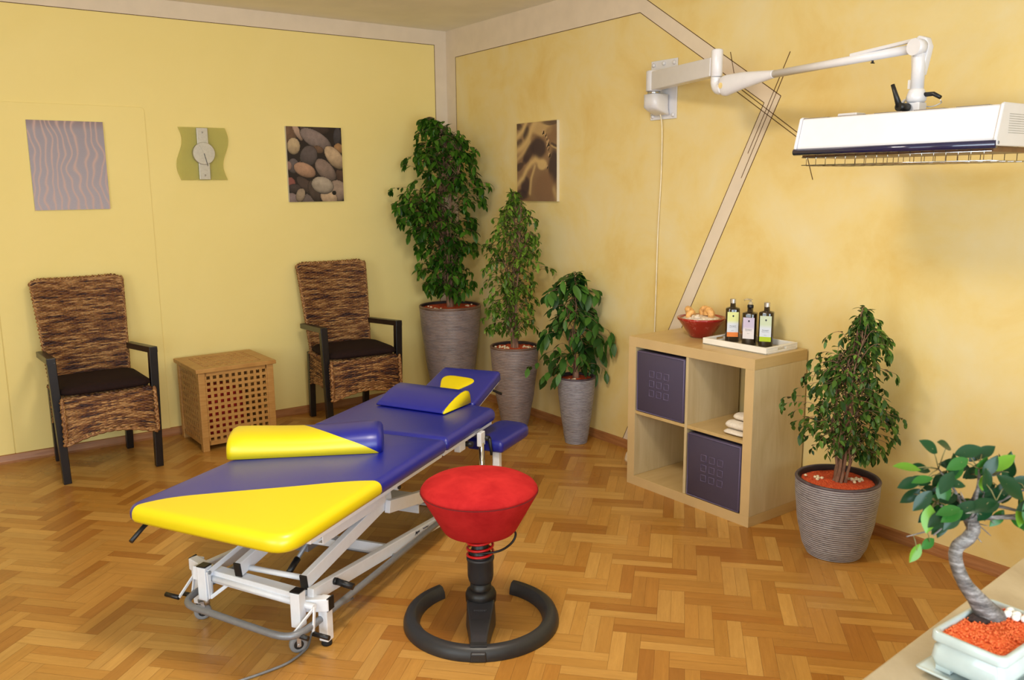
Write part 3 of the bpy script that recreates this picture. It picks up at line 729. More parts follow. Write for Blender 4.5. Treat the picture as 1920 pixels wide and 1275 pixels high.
m = MB(); m.box(0.60, 0.69, 0.10, 0.60, 0.105, 0.112); m.box(0.60, 0.606, 0.10, 0.60, 0.105, 0.15); m.build('cross_plate', white_metal, bed)
m = MB(); m.box(0.90, 1.02, 0.12, 0.58, 0.205, 0.212); m.box(0.90, 0.906, 0.12, 0.58, 0.17, 0.212); m.build('cross_plate', white_metal, bed)
m = MB(); m.beam((0.36, 0.14, 0.250), (0.36, 0.60, 0.250), 0.035, 0.03); m.build('cross_tube', white_metal, bed, 0.003)
m = MB(); m.cyl((0.135, 0.14, 0.210), (0.135, 0.42, 0.210), 0.0105, 12); m.build('cross_tube', white_metal, bed)
m = MB(); m.tube([(0.35, 0.345, 0.22), (0.62, 0.345, 0.26), (0.62, 0.345, 0.26), (0.95, 0.345, 0.28)], [0.028, 0.028, 0.016, 0.016], 14); m.build('lift_motor', grey_metal, bed)
m = MB(); m.box(0.36, 0.44, 0.31, 0.38, 0.19, 0.27); m.build('motor_mount', grey_metal, bed)
m = MB(); m.box(0.90, 0.96, 0.33, 0.36, 0.205, 0.29); m.build('motor_mount', grey_metal, bed)
# foot end: cross beam, round shaft, castor posts, foot posts (the foot end stands slightly askew)
R_C = Vector((0.028, 0.122, 0)); L_C = Vector((0.075, 0.557, 0)); R_F = Vector((0.097, 0.062, 0)); L_F = Vector((0.160, 0.664, 0))
m = MB(); m.beam((0.072, 0.13, 0.170), (0.118, 0.565, 0.172), 0.045, 0.048); m.build('front_beam', white_metal, bed, 0.003)
m = MB(); m.cyl((0.042, 0.066, 0.163), (0.100, 0.625, 0.168), 0.0115, 14); m.build('pedal_shaft', white_metal, bed)
satin = plain('satin_steel', rgb(196, 196, 198), 0.35, 0.02, 60, metal=0.85)
wheel_mat = plain('grey_wheel_rubber', rgb(136, 136, 138), 0.6, 0.05)
for P_, F_, s_ in ((R_C, R_F, -1), (L_C, L_F, 1)):
    m = MB(); m.box(P_.x-0.019, P_.x+0.019, P_.y-0.019, P_.y+0.019, 0.092, 0.218); m.build('castor_post', white_metal, bed, 0.003)
    m = MB(); m.box(P_.x-0.0195, P_.x+0.0195, P_.y-0.0195, P_.y+0.0195, 0.2185, 0.2235); m.build('end_cap', black_plastic, bed, 0.002)
    m = MB(); zf = 0.156 if s_ < 0 else 0.176; m.beam((P_.x+0.035, P_.y, zf), (F_.x-0.002, F_.y+s_*0.02, zf), 0.036, 0.046); m.beam((F_.x, F_.y, 0.018), (F_.x, F_.y, zf+0.02), 0.036, 0.036, (1, 0, 0)); m.build('foot_post', white_metal, bed, 0.003)
    m = MB(); m.box(F_.x-0.02, F_.x+0.02, F_.y+s_*0.022-0.003, F_.y+s_*0.022+0.003, zf-0.024, zf+0.024); m.build('end_cap', black_plastic, bed, 0.002)
    m = MB(); m.lathe([(0.017, 0), (0.019, 0.004), (0.018, 0.018), (0.001, 0.018)], 16, Matrix.Translation((F_.x, F_.y, 0))); m.build('rubber_foot', black_rubber, bed)
    # castor
    cx, cy = (0.020, 0.124) if s_ < 0 else (0.087, 0.590)
    CM = Matrix.Translation((cx, cy, 0)) @ Matrix.Rotation(math.radians(-42), 4, 'Z')
    m = MB(); m.box(-0.007, 0.007, -0.0155, -0.0130, 0.026, 0.070, CM); m.box(-0.007, 0.007, 0.0130, 0.0155, 0.026, 0.070, CM); m.box(-0.014, 0.014, -0.0155, 0.0155, 0.068, 0.073, CM)
    m.cyl((P_.x, P_.y, 0.07), (P_.x, P_.y, 0.093), 0.011, 12); fk = m.build('castor_fork', satin, bed)
    m = MB(); m.lathe([(0.012, -0.010), (0.028, -0.010), (0.031, -0.006), (0.031, 0.006), (0.028, 0.010), (0.012, 0.010)], 24, CM @ frame((0, 0, 0.031), (1, 0, 0), (0, 0, 1), (0, -1, 0)), closed=True); m.build('wheel', wheel_mat, fk)
    m = MB(CM); m.cyl((0, -0.0112, 0.031), (0, 0.0112, 0.031), 0.0165, 18); m.build('wheel_hub', black_plastic, fk)
    m = MB(CM); m.cyl((0, -0.0185, 0.031), (0, 0.0185, 0.031), 0.005, 10); m.build('axle', satin, fk)
# adjustable pedal linkage on the left post
m = MB(); m.beam((0.066, 0.532, 0.200), (0.42, 0.50, 0.278), 0.006, 0.020); m.beam((0.066, 0.532, 0.205), (0.070, 0.532, 0.100), 0.006, 0.018, (1, 0, 0)); m.beam((0.068, 0.532, 0.102), (0.115, 0.47, 0.155), 0.008, 0.013); m.build('link_bar', white_metal, bed, 0.002)
m = MB(); m.cyl((0.068, 0.525, 0.200), (0.068, 0.533, 0.200), 0.007, 10); m.build('link_bolt', grey_metal, bed)
# height pedals: V-shaped white rods with black grips
def pedal(top, k1, g1, k2, g2):
    m = MB(); m.beam(top, k1, 0.010, 0.006, (0, 1, 0)); m.beam(top, k2, 0.010, 0.006, (0, 1, 0)); pd = m.build('foot_pedal', white_metal, bed, 0.001)
    m = MB(); m.cyl(k1, g1, 0.0085, 12); m.build('grip', black_plastic, pd)
    m = MB(); m.cyl(k2, g2, 0.0085, 12); m.build('grip', black_plastic, pd)
pedal((0.042, 0.066, 0.163), (-0.028, 0.105, 0.095), (-0.030, 0.045, 0.090), (0.022, 0.062, 0.078), (0.020, -0.002, 0.075))
pedal((0.098, 0.625, 0.166), (0.020, 0.632, 0.108), (0.018, 0.690, 0.112), (0.085, 0.632, 0.085), (0.083, 0.675, 0.088))
# grey tubular switch frame running round the base
m = MB(); path = [(1.30, 0.635, 0.10), (0.10, 0.628, 0.10)]+[(x, y, 0.10) for x, y in reversed(arc_pts(0.03, 0.56, 0.065, PI/2, PI, 6))]
path = [(1.30, 0.64, 0.10), (0.10, 0.615, 0.10), (0.05, 0.608, 0.10), (0.015, 0.588, 0.10), (-0.006, 0.550, 0.10), (-0.016, 0.48, 0.10), (-0.054, 0.22, 0.10), (-0.062, 0.155, 0.10), (-0.058, 0.112, 0.10), (-0.034, 0.084, 0.10), (0.01, 0.074, 0.10), (0.07, 0.072, 0.10), (0.16, 0.072, 0.10), (1.30, 0.072, 0.10)]
m.tube(path[:2]+[tuple(p) for p in smoothline(path[1:-1], 5)]+path[-1:], 0.0125, 12); m.build('switch_bar', grey_metal, bed)
for a_ in (0.62, 1.2):
    m = MB(); m.cyl((a_, 0.07, 0.10), (a_, 0.64, 0.10), 0.009, 10); m.build('switch_bar_brace', grey_metal, bed)
# levers
m = MB(); m.cyl((-0.02, 0.655, 0.445), (-0.02, 0.662, 0.432), 0.008, 10); m.tube([(-0.02, 0.66, 0.44), (-0.085, 0.66, 0.415), (-0.145, 0.66, 0.385)], 0.008, 12); m.build('black_lever', black_plastic, bed)
m = MB(); m.tube([(0.34, 0.25, 0.43), (0.285, 0.25, 0.276), (0.19, 0.25, 0.225)], 0.0080, 12); lv = m.build('height_lever', grey_metal, bed)
m = MB(); m.tube([(0.212, 0.25, 0.237), (0.150, 0.25, 0.203)], [0.0120, 0.0115], 12); m.build('grip', black_plastic, lv)
m = MB(); m.cyl((0.205, 0.080, 0.180), (0.205, 0.093, 0.180), 0.013, 14); m.tube([(0.205, 0.082, 0.180), (0.215, 0.020, 0.165)], 0.012, 12); m.build('stub_handle', black_plastic, bed)
ink = plain('dark_print_ink', rgb(40, 40, 60), 0.6)
d_ = Vector((1.385, 0, -0.145)).normalized(); up_ = Vector((0.145, 0, 1.385)).normalized()
LB = lambda a_, dz: Vector((0.075, 0.0915, 0.183))+d_*a_+up_*dz
def lbl(txt, a_, dz, sz, sh=0.0, bo=0.0):
    text_mesh(txt, sz, frame(LB(a_, dz), d_, up_, (0, -1, 0)), ink, bed, 'lettering', 0.0003, sh, bo)
lbl('Jappo', 0.76, 0.013, 0.017, 0.3, 0.0006); lbl('Therapieliegen', 0.835, 0.013, 0.009)
lbl('· · · · · · · ·', 0.80, 0.003, 0.010); lbl('Tel. · · · · · · · · · · ·', 0.80, -0.006, 0.007); lbl('· · · · · · · · · · · · ·', 0.80, -0.014, 0.007)
# mains cable of the table
m = MB(); BI = (Matrix.Translation(BED_O) @ Matrix.Rotation(BED_R, 4, 'Z')).inverted()
pts = [(-2.22, -2.86, 0.07), (-2.36, -2.90, 0.06), (-2.415, -2.93, 0.02), (-2.453, -2.978, 0.0055), (-2.529, -3.025, 0.0055), (-2.597, -3.037, 0.0055), (-2.702, -3.038, 0.0055), (-2.80, -3.03, 0.0055), (-2.95, -3.06, 0.0055), (-3.2, -3.2, 0.0055)]
m.tube([tuple(BI @ p) for p in smoothline(pts, 6)], 0.0045, 8); m.build('power_cable', grey_metal, bed)

# bolster and wedge pillow lying on the table
def to_world(a_, b_, z): return (Matrix.Translation(BED_O) @ Matrix.Rotation(BED_R, 4, 'Z')) @ Vector((a_, b_, z))
o_ = to_world(0.379, 0.692, 0.507); ang = BED_R+math.atan2(-0.877, 0.481)
def bol_mask(t, v):
    s_ = t.node('ShaderNodeSeparateXYZ'); t.link(v, s_.inputs[0])
    fc = t.node('ShaderNodeFloatCurve'); cv = fc.mapping.curves[0]
    pts = [(0.0, 0.605), (0.04, 0.53), (0.08, 0.45), (0.12, 0.385), (0.17, 0.315), (0.25, 0.2)]
    while len(cv.points) < len(pts): cv.points.new(0.5, 0.5)
    for p, q in zip(cv.points, pts): p.location = q
    fc.mapping.update(); t.link(t.math('ADD', t.math('MULTIPLY', s_.outputs[1], 0.6), s_.outputs[2]), fc.inputs['Value'])
    return t.math('LESS_THAN', s_.outputs[0], fc.outputs[0])
bol_m = vinyl('bolster_vinyl', bol_mask)
m = MB(); Lb = 0.615; R = []
def halfround(ins, k=1.0, s_=0.0):
    out = []; Wd = 0.245; hh = (0.092-0.010*math.sin(PI*min(1, max(0, s_/Lb)))**2)
    N = 18
    for i in range(N+1):
        a = PI*i/N; out.append((s_, Wd/2-(Wd/2-ins)*math.copysign(abs(math.cos(a))**0.75, math.cos(a)), max(0.0, (hh-ins)*math.sin(a)**0.62)))
    out += [(s_, Wd/2+(Wd/2-ins)*q, 0.0) for q in (0.6, 0.2, -0.2, -0.6)]
    return out
for s_, ins in [(0.0, 0.045), (0.002, 0.02), (0.009, 0.008), (0.025, 0.001)]+[(0.025+(Lb-0.05)*k/14, 0) for k in range(1, 14)]+[(Lb-0.025, 0.001), (Lb-0.009, 0.008), (Lb-0.002, 0.02), (Lb, 0.045)]:
    R.append(halfround(ins, 1, s_))
m.rings(R); bo = m.build('bolster_pillow', bol_m); bo.location = o_; bo.rotation_euler = (0, 0, ang)
# mirror so +y points to the head end
bo.rotation_euler = (0, 0, ang)
tag(bo, 'half-round yellow and blue knee bolster lying across the treatment table', 'pillow')
o_ = to_world(1.282, 0.179, 0.5095); ang2 = BED_R+math.radians(90-7.2)
wd = thing('wedge_pillow', 'small blue wedge pillow with a yellow end lying in front of the headrest', 'pillow', o_, ang2)
WP = [(0, 0.0), (0, 0.006), (0.02, 0.020), (0.06, 0.038), (0.11, 0.056), (0.16, 0.068), (0.20, 0.071), (0.225, 0.064), (0.235, 0.045), (0.24, 0.02), (0.242, 0.0)]
# x runs across the table (+b), y is negative towards the head end
m = MB(); R = [[(s_, -t_, z*(1 if 0.0 < s_ < 0.392 else 0.98)) for t_, z in WP] for s_ in (0.004, 0.012, 0.1, 0.2, 0.3, 0.385, 0.392)]
m.rings(R); m.build('cover', blue_vinyl, wd)
m = MB(); m.rings([[(s_, -t_, z*k_) for t_, z in WP] for s_, k_ in ((0.0035, 0.985), (-0.003, 0.93))]); e_ = m.build('end_panel', yellow_vinyl, wd); e_['label'] = 'yellow end panel'

# ------------------------------------------------------------------ red active stool
st = thing('swivel_stool', 'red bouncing stool with a red spring on a black open-ring base', 'stool', (-1.862, -3.172, 0), 0)
t = NT('red_suede'); v = t.obj(); f = t.noise(v, 9, 5, 0.65, 0.3)
t.base(t.ramp(f, [(0.3, rgb(160, 24, 28)), (0.7, rgb(192, 42, 42))])); t.set(rough=0.9, spec=0.15); t.bump(t.noise(v, 500, 2), 0.1, 0.001); red_suede = t.m
pro = [(0.001, 0.348), (0.112, 0.348), (0.126, 0.353), (0.134, 0.362), (0.207, 0.494), (0.2085, 0.500)]
m = MB(); m.lathe([(r, z) for r, z in pro], 56); m.build('seat_side', red_suede, st)
m = MB(); m.lathe([(0.2085, 0.5005), (0.2075, 0.508), (0.200, 0.519), (0.18, 0.531), (0.14, 0.544), (0.09, 0.552), (0.04, 0.556), (0.001, 0.557)], 56); m.build('seat', red_suede, st)
m = MB(); m.lathe([(0.2085, 0.4985), (0.2105, 0.500), (0.2085, 0.5018)], 56, closed=True); m.build('piping', plain('dark_red_piping', rgb(96, 10, 14), 0.8), st)
m = MB(); m.lathe([(0.04, 0.20), (0.04, 0.23), (0.038, 0.27), (0.031, 0.28), (0.031, 0.349), (0.001, 0.349)], 24); m.build('column', black_plastic, st)
m = MB(); H_ = [(0.046*math.cos(a), 0.046*math.sin(a), 0.248+0.082*a/(2*PI*3.4)) for a in [2*PI*3.4*i/110 for i in range(111)]]; m.tube(H_, 0.0048, 8)
m.build('spring', plain('red_spring_lacquer', rgb(206, 22, 26), 0.3, 0.02), st)
dk = plain('anthracite_plastic', rgb(44, 45, 49), 0.42, 0.04, 60)
m = MB(); m.lathe([(0.040, 0.155), (0.043, 0.162), (0.047, 0.180), (0.047, 0.237), (0.050, 0.241), (0.050, 0.250), (0.040, 0.251)], 32); m.build('spring_cup', dk, st)
m = MB(); m.lathe([(0.038, 0.09), (0.038, 0.160), (0.001, 0.160)], 32); m.lathe([(0.046, 0.070), (0.055, 0.082), (0.056, 0.108), (0.050, 0.122), (0.038, 0.128)], 32); m.build('base_collar', black_plastic, st)
m = MB(); ring = []; rr_ = 0.252; th0 = math.atan2(-0.8114, -0.5845)   # direction from the stool towards the photographer
gap = math.radians(67)
angs = [th0+PI+math.radians(40)+(2*PI-gap)*k/72 for k in range(73)]
sec = [(-0.030, 0.0), (-0.026, 0.026), (-0.012, 0.044), (0.008, 0.045), (0.022, 0.036), (0.030, 0.016), (0.030, 0.0)]
m.rings([[((rr_+dx)*math.cos(a), (rr_+dx)*math.sin(a), z) for dx, z in sec] for a in angs]); m.build('ring_base', dk, st, 0.002)
m = MB(); dv = Vector((math.cos(th0), math.sin(th0), 0)); sv = Vector((-dv.y, dv.x, 0))
Q = []
for d0, wv, z0, z1 in ((-0.055, 0.048, 0.004, 0.060), (0.0, 0.053, 0.004, 0.098), (0.05, 0.053, 0.004, 0.096), (0.12, 0.042, 0.004, 0.070), (0.20, 0.032, 0.004, 0.054), (0.285, 0.027, 0.002, 0.032)):
    c0 = dv*d0; Q.append([tuple(c0+sv*wv+Vector((0, 0, z0))), tuple(c0+sv*wv*0.92+Vector((0, 0, z1))), tuple(c0-sv*wv*0.92+Vector((0, 0, z1))), tuple(c0-sv*wv+Vector((0, 0, z0)))])
m.rings(Q, False); m.build('base_arm', dk, st, 0.004)
m = MB(); m.beam(dv*0.2305+Vector((0, 0, 0.0445)), dv*0.262+Vector((0, 0, 0.0475)), 0.056, 0.004); m.build('joint_clip', dk, st, 0.001)
text_mesh('swopper', 0.013, frame(dv*0.085+Vector((0, 0, 0.0845)), sv, -dv+Vector((0, 0, 0.37)), sv.cross(-dv+Vector((0, 0, 0.37)))), plain('embossed_grey', rgb(80, 82, 88), 0.5), st, 'lettering', 0.0008)
m = MB(); rv = Vector((0.8114, -0.5845, 0)); pth = [Vector((0, 0, 0.284))+dv*0.034-rv*0.025, Vector((0, 0, 0.282))+dv*0.048+rv*0.01, Vector((0, 0, 0.287))+dv*0.040+rv*0.07, Vector((0, 0, 0.302))+rv*0.112+dv*0.01, Vector((0, 0, 0.330))+rv*0.128-dv*0.0, Vector((0, 0, 0.352))+rv*0.120]
m.tube(smoothline([tuple(p) for p in pth], 6), 0.0042, 8); m.build('release_lever', black_plastic, st)

# ------------------------------------------------------------------ birch cube shelf
t = NT('birch_veneer'); v = t.obj(); f = t.noise(t.mapping(v, (9, 9, 1.3)), 1.6, 6, 0.62, 0.7); f2 = t.noise(t.mapping(v, (120, 120, 6)), 1.0, 3)
t.base(t.mix(t.math('MULTIPLY', f2, 0.25), t.ramp(f, [(0.3, rgb(198, 176, 130)), (0.55, rgb(212, 192, 150)), (0.8, rgb(222, 204, 164))]), rgb(184, 156, 110))); t.set(rough=0.42); birch = t.m
t = NT('birch_veneer_top'); v = t.obj(); f = t.noise(t.mapping(v, (9, 1.3, 9)), 1.6, 6, 0.62, 0.7)
t.base(t.ramp(f, [(0.3, rgb(192, 160, 104)), (0.7, rgb(208, 178, 124))])); t.set(rough=0.38); birch_top = t.m
edge = plain('birch_edging', rgb(206, 176, 126), 0.45, 0.03, 6)
SX, SY, SRZ = -0.417, -2.410, math.radians(-89.0)
# shelf frame of reference: x along the front (left to right), y to the back, z up
sh = thing('cube_shelf', 'birch two-by-two cube shelf against the ochre wall', 'shelf', (SX, SY, 0), SRZ)
SW = 0.79; SD = 0.39
def panel(name, x0, x1, y0, y1, z0, z1, mat):
    m = MB(); m.box(x0, x1, y0, y1, z0, z1); o = m.build(name, mat, sh, 0.0012)
    return o
panel('bottom_panel', 0, SW, 0, SD, 0, 0.05, birch_top)
panel('top_panel', 0, SW, 0, SD, 0.74, 0.79, birch_top)
panel('side_panel', 0, 0.05, 0.0, SD, 0.0505, 0.7395, birch)
panel('side_panel', SW-0.05, SW, 0.0, SD, 0.0505, 0.7395, birch)
panel('divider', 0.387, 0.403, 0.002, SD, 0.0505, 0.7395, birch)
panel('shelf_board', 0.0505, 0.3865, 0.002, SD, 0.387, 0.403, birch_top)
panel('shelf_board', 0.4035, 0.7395, 0.002, SD, 0.387, 0.403, birch_top)
m = MB(); m.box(0, SW, -0.0008, 0, 0.7402, 0.79); m.box(0, SW, -0.0008, 0, 0, 0.0498); m.box(0, 0.05, -0.0008, 0, 0.0502, 0.7398); m.box(SW-0.05, SW, -0.0008, 0, 0.0502, 0.7398)
m.build('edging', edge, sh)
SM = Matrix.Translation((SX, SY, 0)) @ Matrix.Rotation(SRZ, 4, 'Z')
t = NT('smoked_purple_plastic'); v = t.obj(); t.base(rgb(104, 94, 116)); t.set(rough=0.25, trans=0.4, ior=1.2, spec=0.5); purple = t.m
purple_lt = plain('purple_plastic_edge', rgb(108, 96, 130), 0.3, 0.02)
def bin_(label, x, z):
    p = SM @ Vector((x, 0.002, z)); b = thing('plastic_bin', label, 'box', p, SRZ, 'smoked purple plastic bins')
    W_ = 0.325; 
    m = MB(); m.rings([[(xx, y, zz) for xx, zz in rrect(0.002+i, W_-i, 0.002+i, W_-0.004-i, 0.012)] for i, y in ((0.004, 0.36), (0.0, 0.352), (0.0, 0.012), (0.0, 0.004), (0.004, 0.0))]); m.build('body', purple, b)
    m = MB(); zz0 = W_-0.003
    for r_ in (0.0025,):
        m.tube([(0.006, -0.001, 0.006), (W_-0.006, -0.001, 0.006), (W_-0.006, -0.001, zz0-0.006), (0.006, -0.001, zz0-0.006)], 0.0028, 6, closed=True)
    m.build('rim', purple_lt, b)
    m = MB()
    for i in range(3):
        for j in range(3):
            cx = W_/2+(i-1)*0.050-0.006; cz = W_/2+(j-1)*0.050; s_ = 0.0155
            m.tube([(cx-s_, -0.001, cz-s_), (cx+s_, -0.001, cz-s_), (cx+s_, -0.001, cz+s_), (cx-s_, -0.001, cz+s_)], 0.0019, 6, closed=True)
    m.build('square_pattern', purple_lt, b)
bin_('smoked purple plastic bin in the upper left cube of the birch shelf', 0.057, 0.4032)
bin_('smoked purple plastic bin in the lower right cube of the birch shelf', 0.409, 0.0502)
towel = plain('cream_towel', rgb(236, 224, 208), 0.95, 0.04, 90, 0.6)
def roll(label, x, y, z, r, rot, ln=0.17):
    m = MB(SM @ Matrix.Translation((x, y, z)) @ Matrix.Rotation(rot, 4, 'Z')); R = []
    for s_, k in ((-ln/2, 0.55), (-ln/2+0.006, 0.85), (-ln/2+0.02, 1), (0, 1.03), (ln/2-0.02, 1), (ln/2-0.006, 0.85), (ln/2, 0.55)):
        R.append([(s_, r[0]*k*math.cos(2*PI*i/16), r[1]*k*math.sin(2*PI*i/16)) for i in range(16)])
    m.rings(R); tag(m.build('rolled_towel', towel), label, 'towel', 'cream towels in the shelf')
roll('flat cream towel at the bottom of the towel stack in the shelf', 0.665, 0.075, 0.4150, (0.055, 0.0100), 0.0, 0.13)
roll('rolled cream towel in the middle of the towel stack in the shelf', 0.665, 0.078, 0.4460, (0.042, 0.0185), 0.0, 0.135)
roll('rolled cream towel on top of the towel stack in the shelf', 0.675, 0.105, 0.4825, (0.04, 0.0165), 0.0, 0.11)

# bowl with shells
t = NT('red_crackle_glass'); v = t.obj(); vo = t.node('ShaderNodeTexVoronoi', feature='DISTANCE_TO_EDGE'); vo.inputs['Scale'].default_value = 42; t.link(v, vo.inputs['Vector'])
f = t.ramp(vo.outputs['Distance'], [(0.0, rgb(206, 120, 110)), (0.05, rgb(164, 30, 26)), (1.0, rgb(142, 20, 20))]); n_ = t.noise(v, 25, 3)
t.base(t.mix(t.ramp(n_, [(0.5, (0, 0, 0, 1)), (0.66, (1, 1, 1, 1))]), rgb(150, 22, 20), f)); t.set(rough=0.22, coat=0.5); redglass = t.m
BX, BY = -0.150, -2.655
m = MB(Matrix.Translation((BX, BY, 0.7905))); m.lathe([(0.049, 0), (0.056, 0.004), (0.114, 0.086), (0.122, 0.094), (0.122, 0.101), (0.116, 0.103), (0.104, 0.091), (0.046, 0.012), (0.001, 0.010)], 48)
tag(m.build('glass_bowl', redglass), 'red crackled glass bowl filled with shells on the birch shelf', 'bowl')
m = MB(Matrix.Translation((BX, BY, 0.7905))); m.lathe([(0.001, 0.06), (0.084, 0.075), (0.103, 0.093), (0.07, 0.107), (0.001, 0.112)], 32)
o = m.build('white_gravel', plain('white_gravel', rgb(222, 206, 184), 0.8, 0.15, 90, 0.8)); tag(o, 'pale gravel filling the red glass bowl', 'gravel'); o['kind'] = 'stuff'
shell_o = plain('orange_shell', rgb(230, 172, 104), 0.55, 0.16, 60, 0.8); shell_w = plain('white_shell', rgb(226, 208, 186), 0.5, 0.08, 35, 0.4)
def shell(x, y, z, s, rot, mat, label, seed):
    rg = random.Random(seed); m = MB(Matrix.Translation((x, y, z)) @ Euler(rot).to_matrix().to_4x4())
    pts = []; rs = []
    for i in range(34):
        a = i*0.42; k = 1-i/36; pts.append((s*0.55*k*math.cos(a), s*0.55*k*math.sin(a), s*(1-k)*0.9)); rs.append(s*0.48*k+0.001)
    m.tube(pts, rs, 9)
    tag(m.build('seashell', mat), label, 'seashell', 'shells in the red bowl')
for i, (dx, dy, dz, s, rot, mt, lab) in enumerate(((-0.035, 0.055, 0.117, 0.030, (1.2, 0.2, 0.5), shell_o, 'orange spiral shell at the left of the red bowl'),
        (-0.05, 0.02, 0.112, 0.024, (0.6, 1.0, 2.0), shell_o, 'orange spiral shell at the front left of the red bowl, below a larger one'),
        (0.025, 0.0, 0.124, 0.028, (0.3, 1.3, 0.4), shell_o, 'orange shell at the back middle of the red bowl'),
        (0.0, -0.045, 0.119, 0.032, (1.5, 0.4, 1.0), shell_o, 'orange spiral shell at the right of the red bowl'),
        (-0.065, -0.03, 0.103, 0.017, (0.2, 0.2, 0.0), shell_w, 'round white shell at the front right of the red bowl'),
        (-0.06, -0.005, 0.101, 0.014, (0.9, 0.2, 0.0), shell_w, 'small white shell at the front middle of the red bowl'))):
    shell(BX+dx, BY+dy, 0.79+dz+0.002, s*1.32, rot, mt, lab, i)

# tray and three bottles
tray_w = plain('white_tray_lacquer', rgb(238, 232, 222), 0.4, 0.03, 12)
TM = Matrix.Translation((-0.300, -2.765, 0.7905)) @ Matrix.Rotation(math.radians(-90+1.5), 4, 'Z')
tr = thing('serving_tray', 'white rectangular tray with handle slots under the three bottles', 'tray', (-0.298, -2.800, 0.7905), math.radians(-88.5))
TW, TD, TH = 0.368, 0.240, 0.032
m = MB(); m.box(0, TW, 0, TD, 0, 0.006); m.build('base', plain('tray_floor', rgb(196, 184, 160), 0.25, 0.03), tr)
m = MB(); e = 0.012; m.box(0, TW, 0, e, 0, TH); m.box(0, TW, TD-e, TD, 0, TH)
for x in (0, TW-e):
    m.box(x, x+e, e, TD-e, 0, 0.012); m.box(x, x+e, e, TD-e, 0.024, TH); m.box(x, x+e, e, 0.09, 0.012, 0.024); m.box(x, x+e, TD-0.09, TD-e, 0.012, 0.024)
m.build('rim', tray_w, tr, 0.0015)
amber = plain('dark_amber_glass', rgb(40, 26, 10), 0.08, 0.05, 10, coat=0.6, trans=0.15)
silver = plain('silver_cap', rgb(206, 202, 196), 0.3, 0.02, metal=0.8)
def bottle(label, x, y, top, mid, botm, cap, rz, lh=(0.026, 0.148)):
    b = thing('oil_bottle', label, 'bottle', (x, y, 0.7975), rz, 'bottles on the white tray')
    m = MB(); r = 0.0338
    def sec(k, z): return [(xx, yy, z) for xx, yy in rrect(-r*k, r*k, -r*k, r*k, r*k*0.62, 5)]
    zsh = 0.164 if cap == 'screw' else 0.154
    m.rings([sec(0.9, 0), sec(1, 0.004), sec(1, zsh-0.006), sec(0.97, zsh-0.001), sec(0.80, zsh+0.002), sec(0.40, zsh+0.005), sec(0.37, zsh+0.024)]); m.build('glass_body', amber, b)
    z0, z1 = lh; d = -r-0.0006
    def strip(nm, a0, a1, c, m2=None):
        m = MB(); m.box(-0.0255, 0.0275, d, d+0.0005, a0, a1); o = m.build(nm, c, b); return o
    t = NT('label_paper_print'); v = t.obj(); s_ = t.node('ShaderNodeSeparateXYZ'); t.link(v, s_.inputs[0])
    u = t.math('DIVIDE', t.math('SUBTRACT', s_.outputs[2], z0), z1-z0)
    col = t.ramp(u, [(0.0, botm), (0.18, botm), (0.19, mid), (0.52, mid), (0.66, top), (1.0, top)]) if botm else t.ramp(u, [(0, mid), (0.40, mid), (0.56, top), (1, top)])
    t.base(col); t.set(rough=0.5); lb = strip('label', z0, z1, t.m)
    def tx(s, z, sz): text_mesh(s, sz, frame((0.001, d-0.0002, z), (1, 0, 0), (0, 0, 1), (0, -1, 0)), ink, lb, 'lettering', 0.0001)
    tx('Massageöl', z0+(z1-z0)*0.44, 0.0075); tx('Pflegeöl für die Haut', z0+(z1-z0)*0.38, 0.0040); tx('500 ml', z0+(z1-z0)*0.25, 0.004)
    m = MB(); m.lathe([(0.0001, -0.0001), (0.0042, -0.0001), (0.0042, 0.0003), (0.0001, 0.0003)], 12, frame((0.002, d-0.0001, z0+(z1-z0)*0.84), (1, 0, 0), (0, 0, 1), (0, -1, 0))); m.prism([(-0.0008, -0.007), (0.0008, -0.007), (0.0008, 0), (-0.0008, 0)], 0, 0.0003, frame((0.002, d-0.0001, z0+(z1-z0)*0.84), (1, 0, 0), (0, 0, 1), (0, -1, 0)))
    m.build('emblem', ink, lb)
    if cap == 'screw':
        m = MB(); m.lathe([(0.0001, 0.186), (0.0135, 0.186), (0.0142, 0.189), (0.0142, 0.207), (0.012, 0.209), (0.0001, 0.209)], 24, smooth=False); m.build('screw_cap', silver, b)
    else:
        m = MB(); m.lathe([(0.0001, 0.176), (0.014, 0.176), (0.0145, 0.182), (0.0145, 0.190), (0.011, 0.193), (0.0001, 0.193)], 24); m.build('collar', black_plastic, b)
        clear = plain('clear_pump_plastic', rgb(236, 222, 190), 0.3, 0.02, trans=0.6)
        m = MB(); m.lathe([(0.0001, 0.193), (0.011, 0.193), (0.010, 0.205), (0.004, 0.206), (0.004, 0.214), (0.009, 0.215), (0.009, 0.219), (0.0001, 0.219)], 20); m.tube([(0, 0, 0.217), (-0.022, 0.004, 0.217), (-0.032, 0.006, 0.212)], 0.0035, 8); m.build('pump_head', clear, b)
fr_ = math.radians(-62)
bottle('dark oil bottle with a yellow and orange label, leftmost on the tray', -0.150, -2.855, rgb(222, 224, 146), rgb(216, 218, 224), rgb(230, 124, 34), 'screw', math.radians(-48))
bottle('dark pump bottle with a lilac label, middle one on the tray', -0.158, -2.967, rgb(198, 184, 208), rgb(226, 216, 216), None, 'pump', math.radians(-62), (0.032, 0.134))
bottle('dark oil bottle with a green-footed label, rightmost on the tray', -0.130, -3.042, rgb(198, 208, 178), rgb(210, 214, 224), rgb(176, 196, 24), 'screw', math.radians(-60))
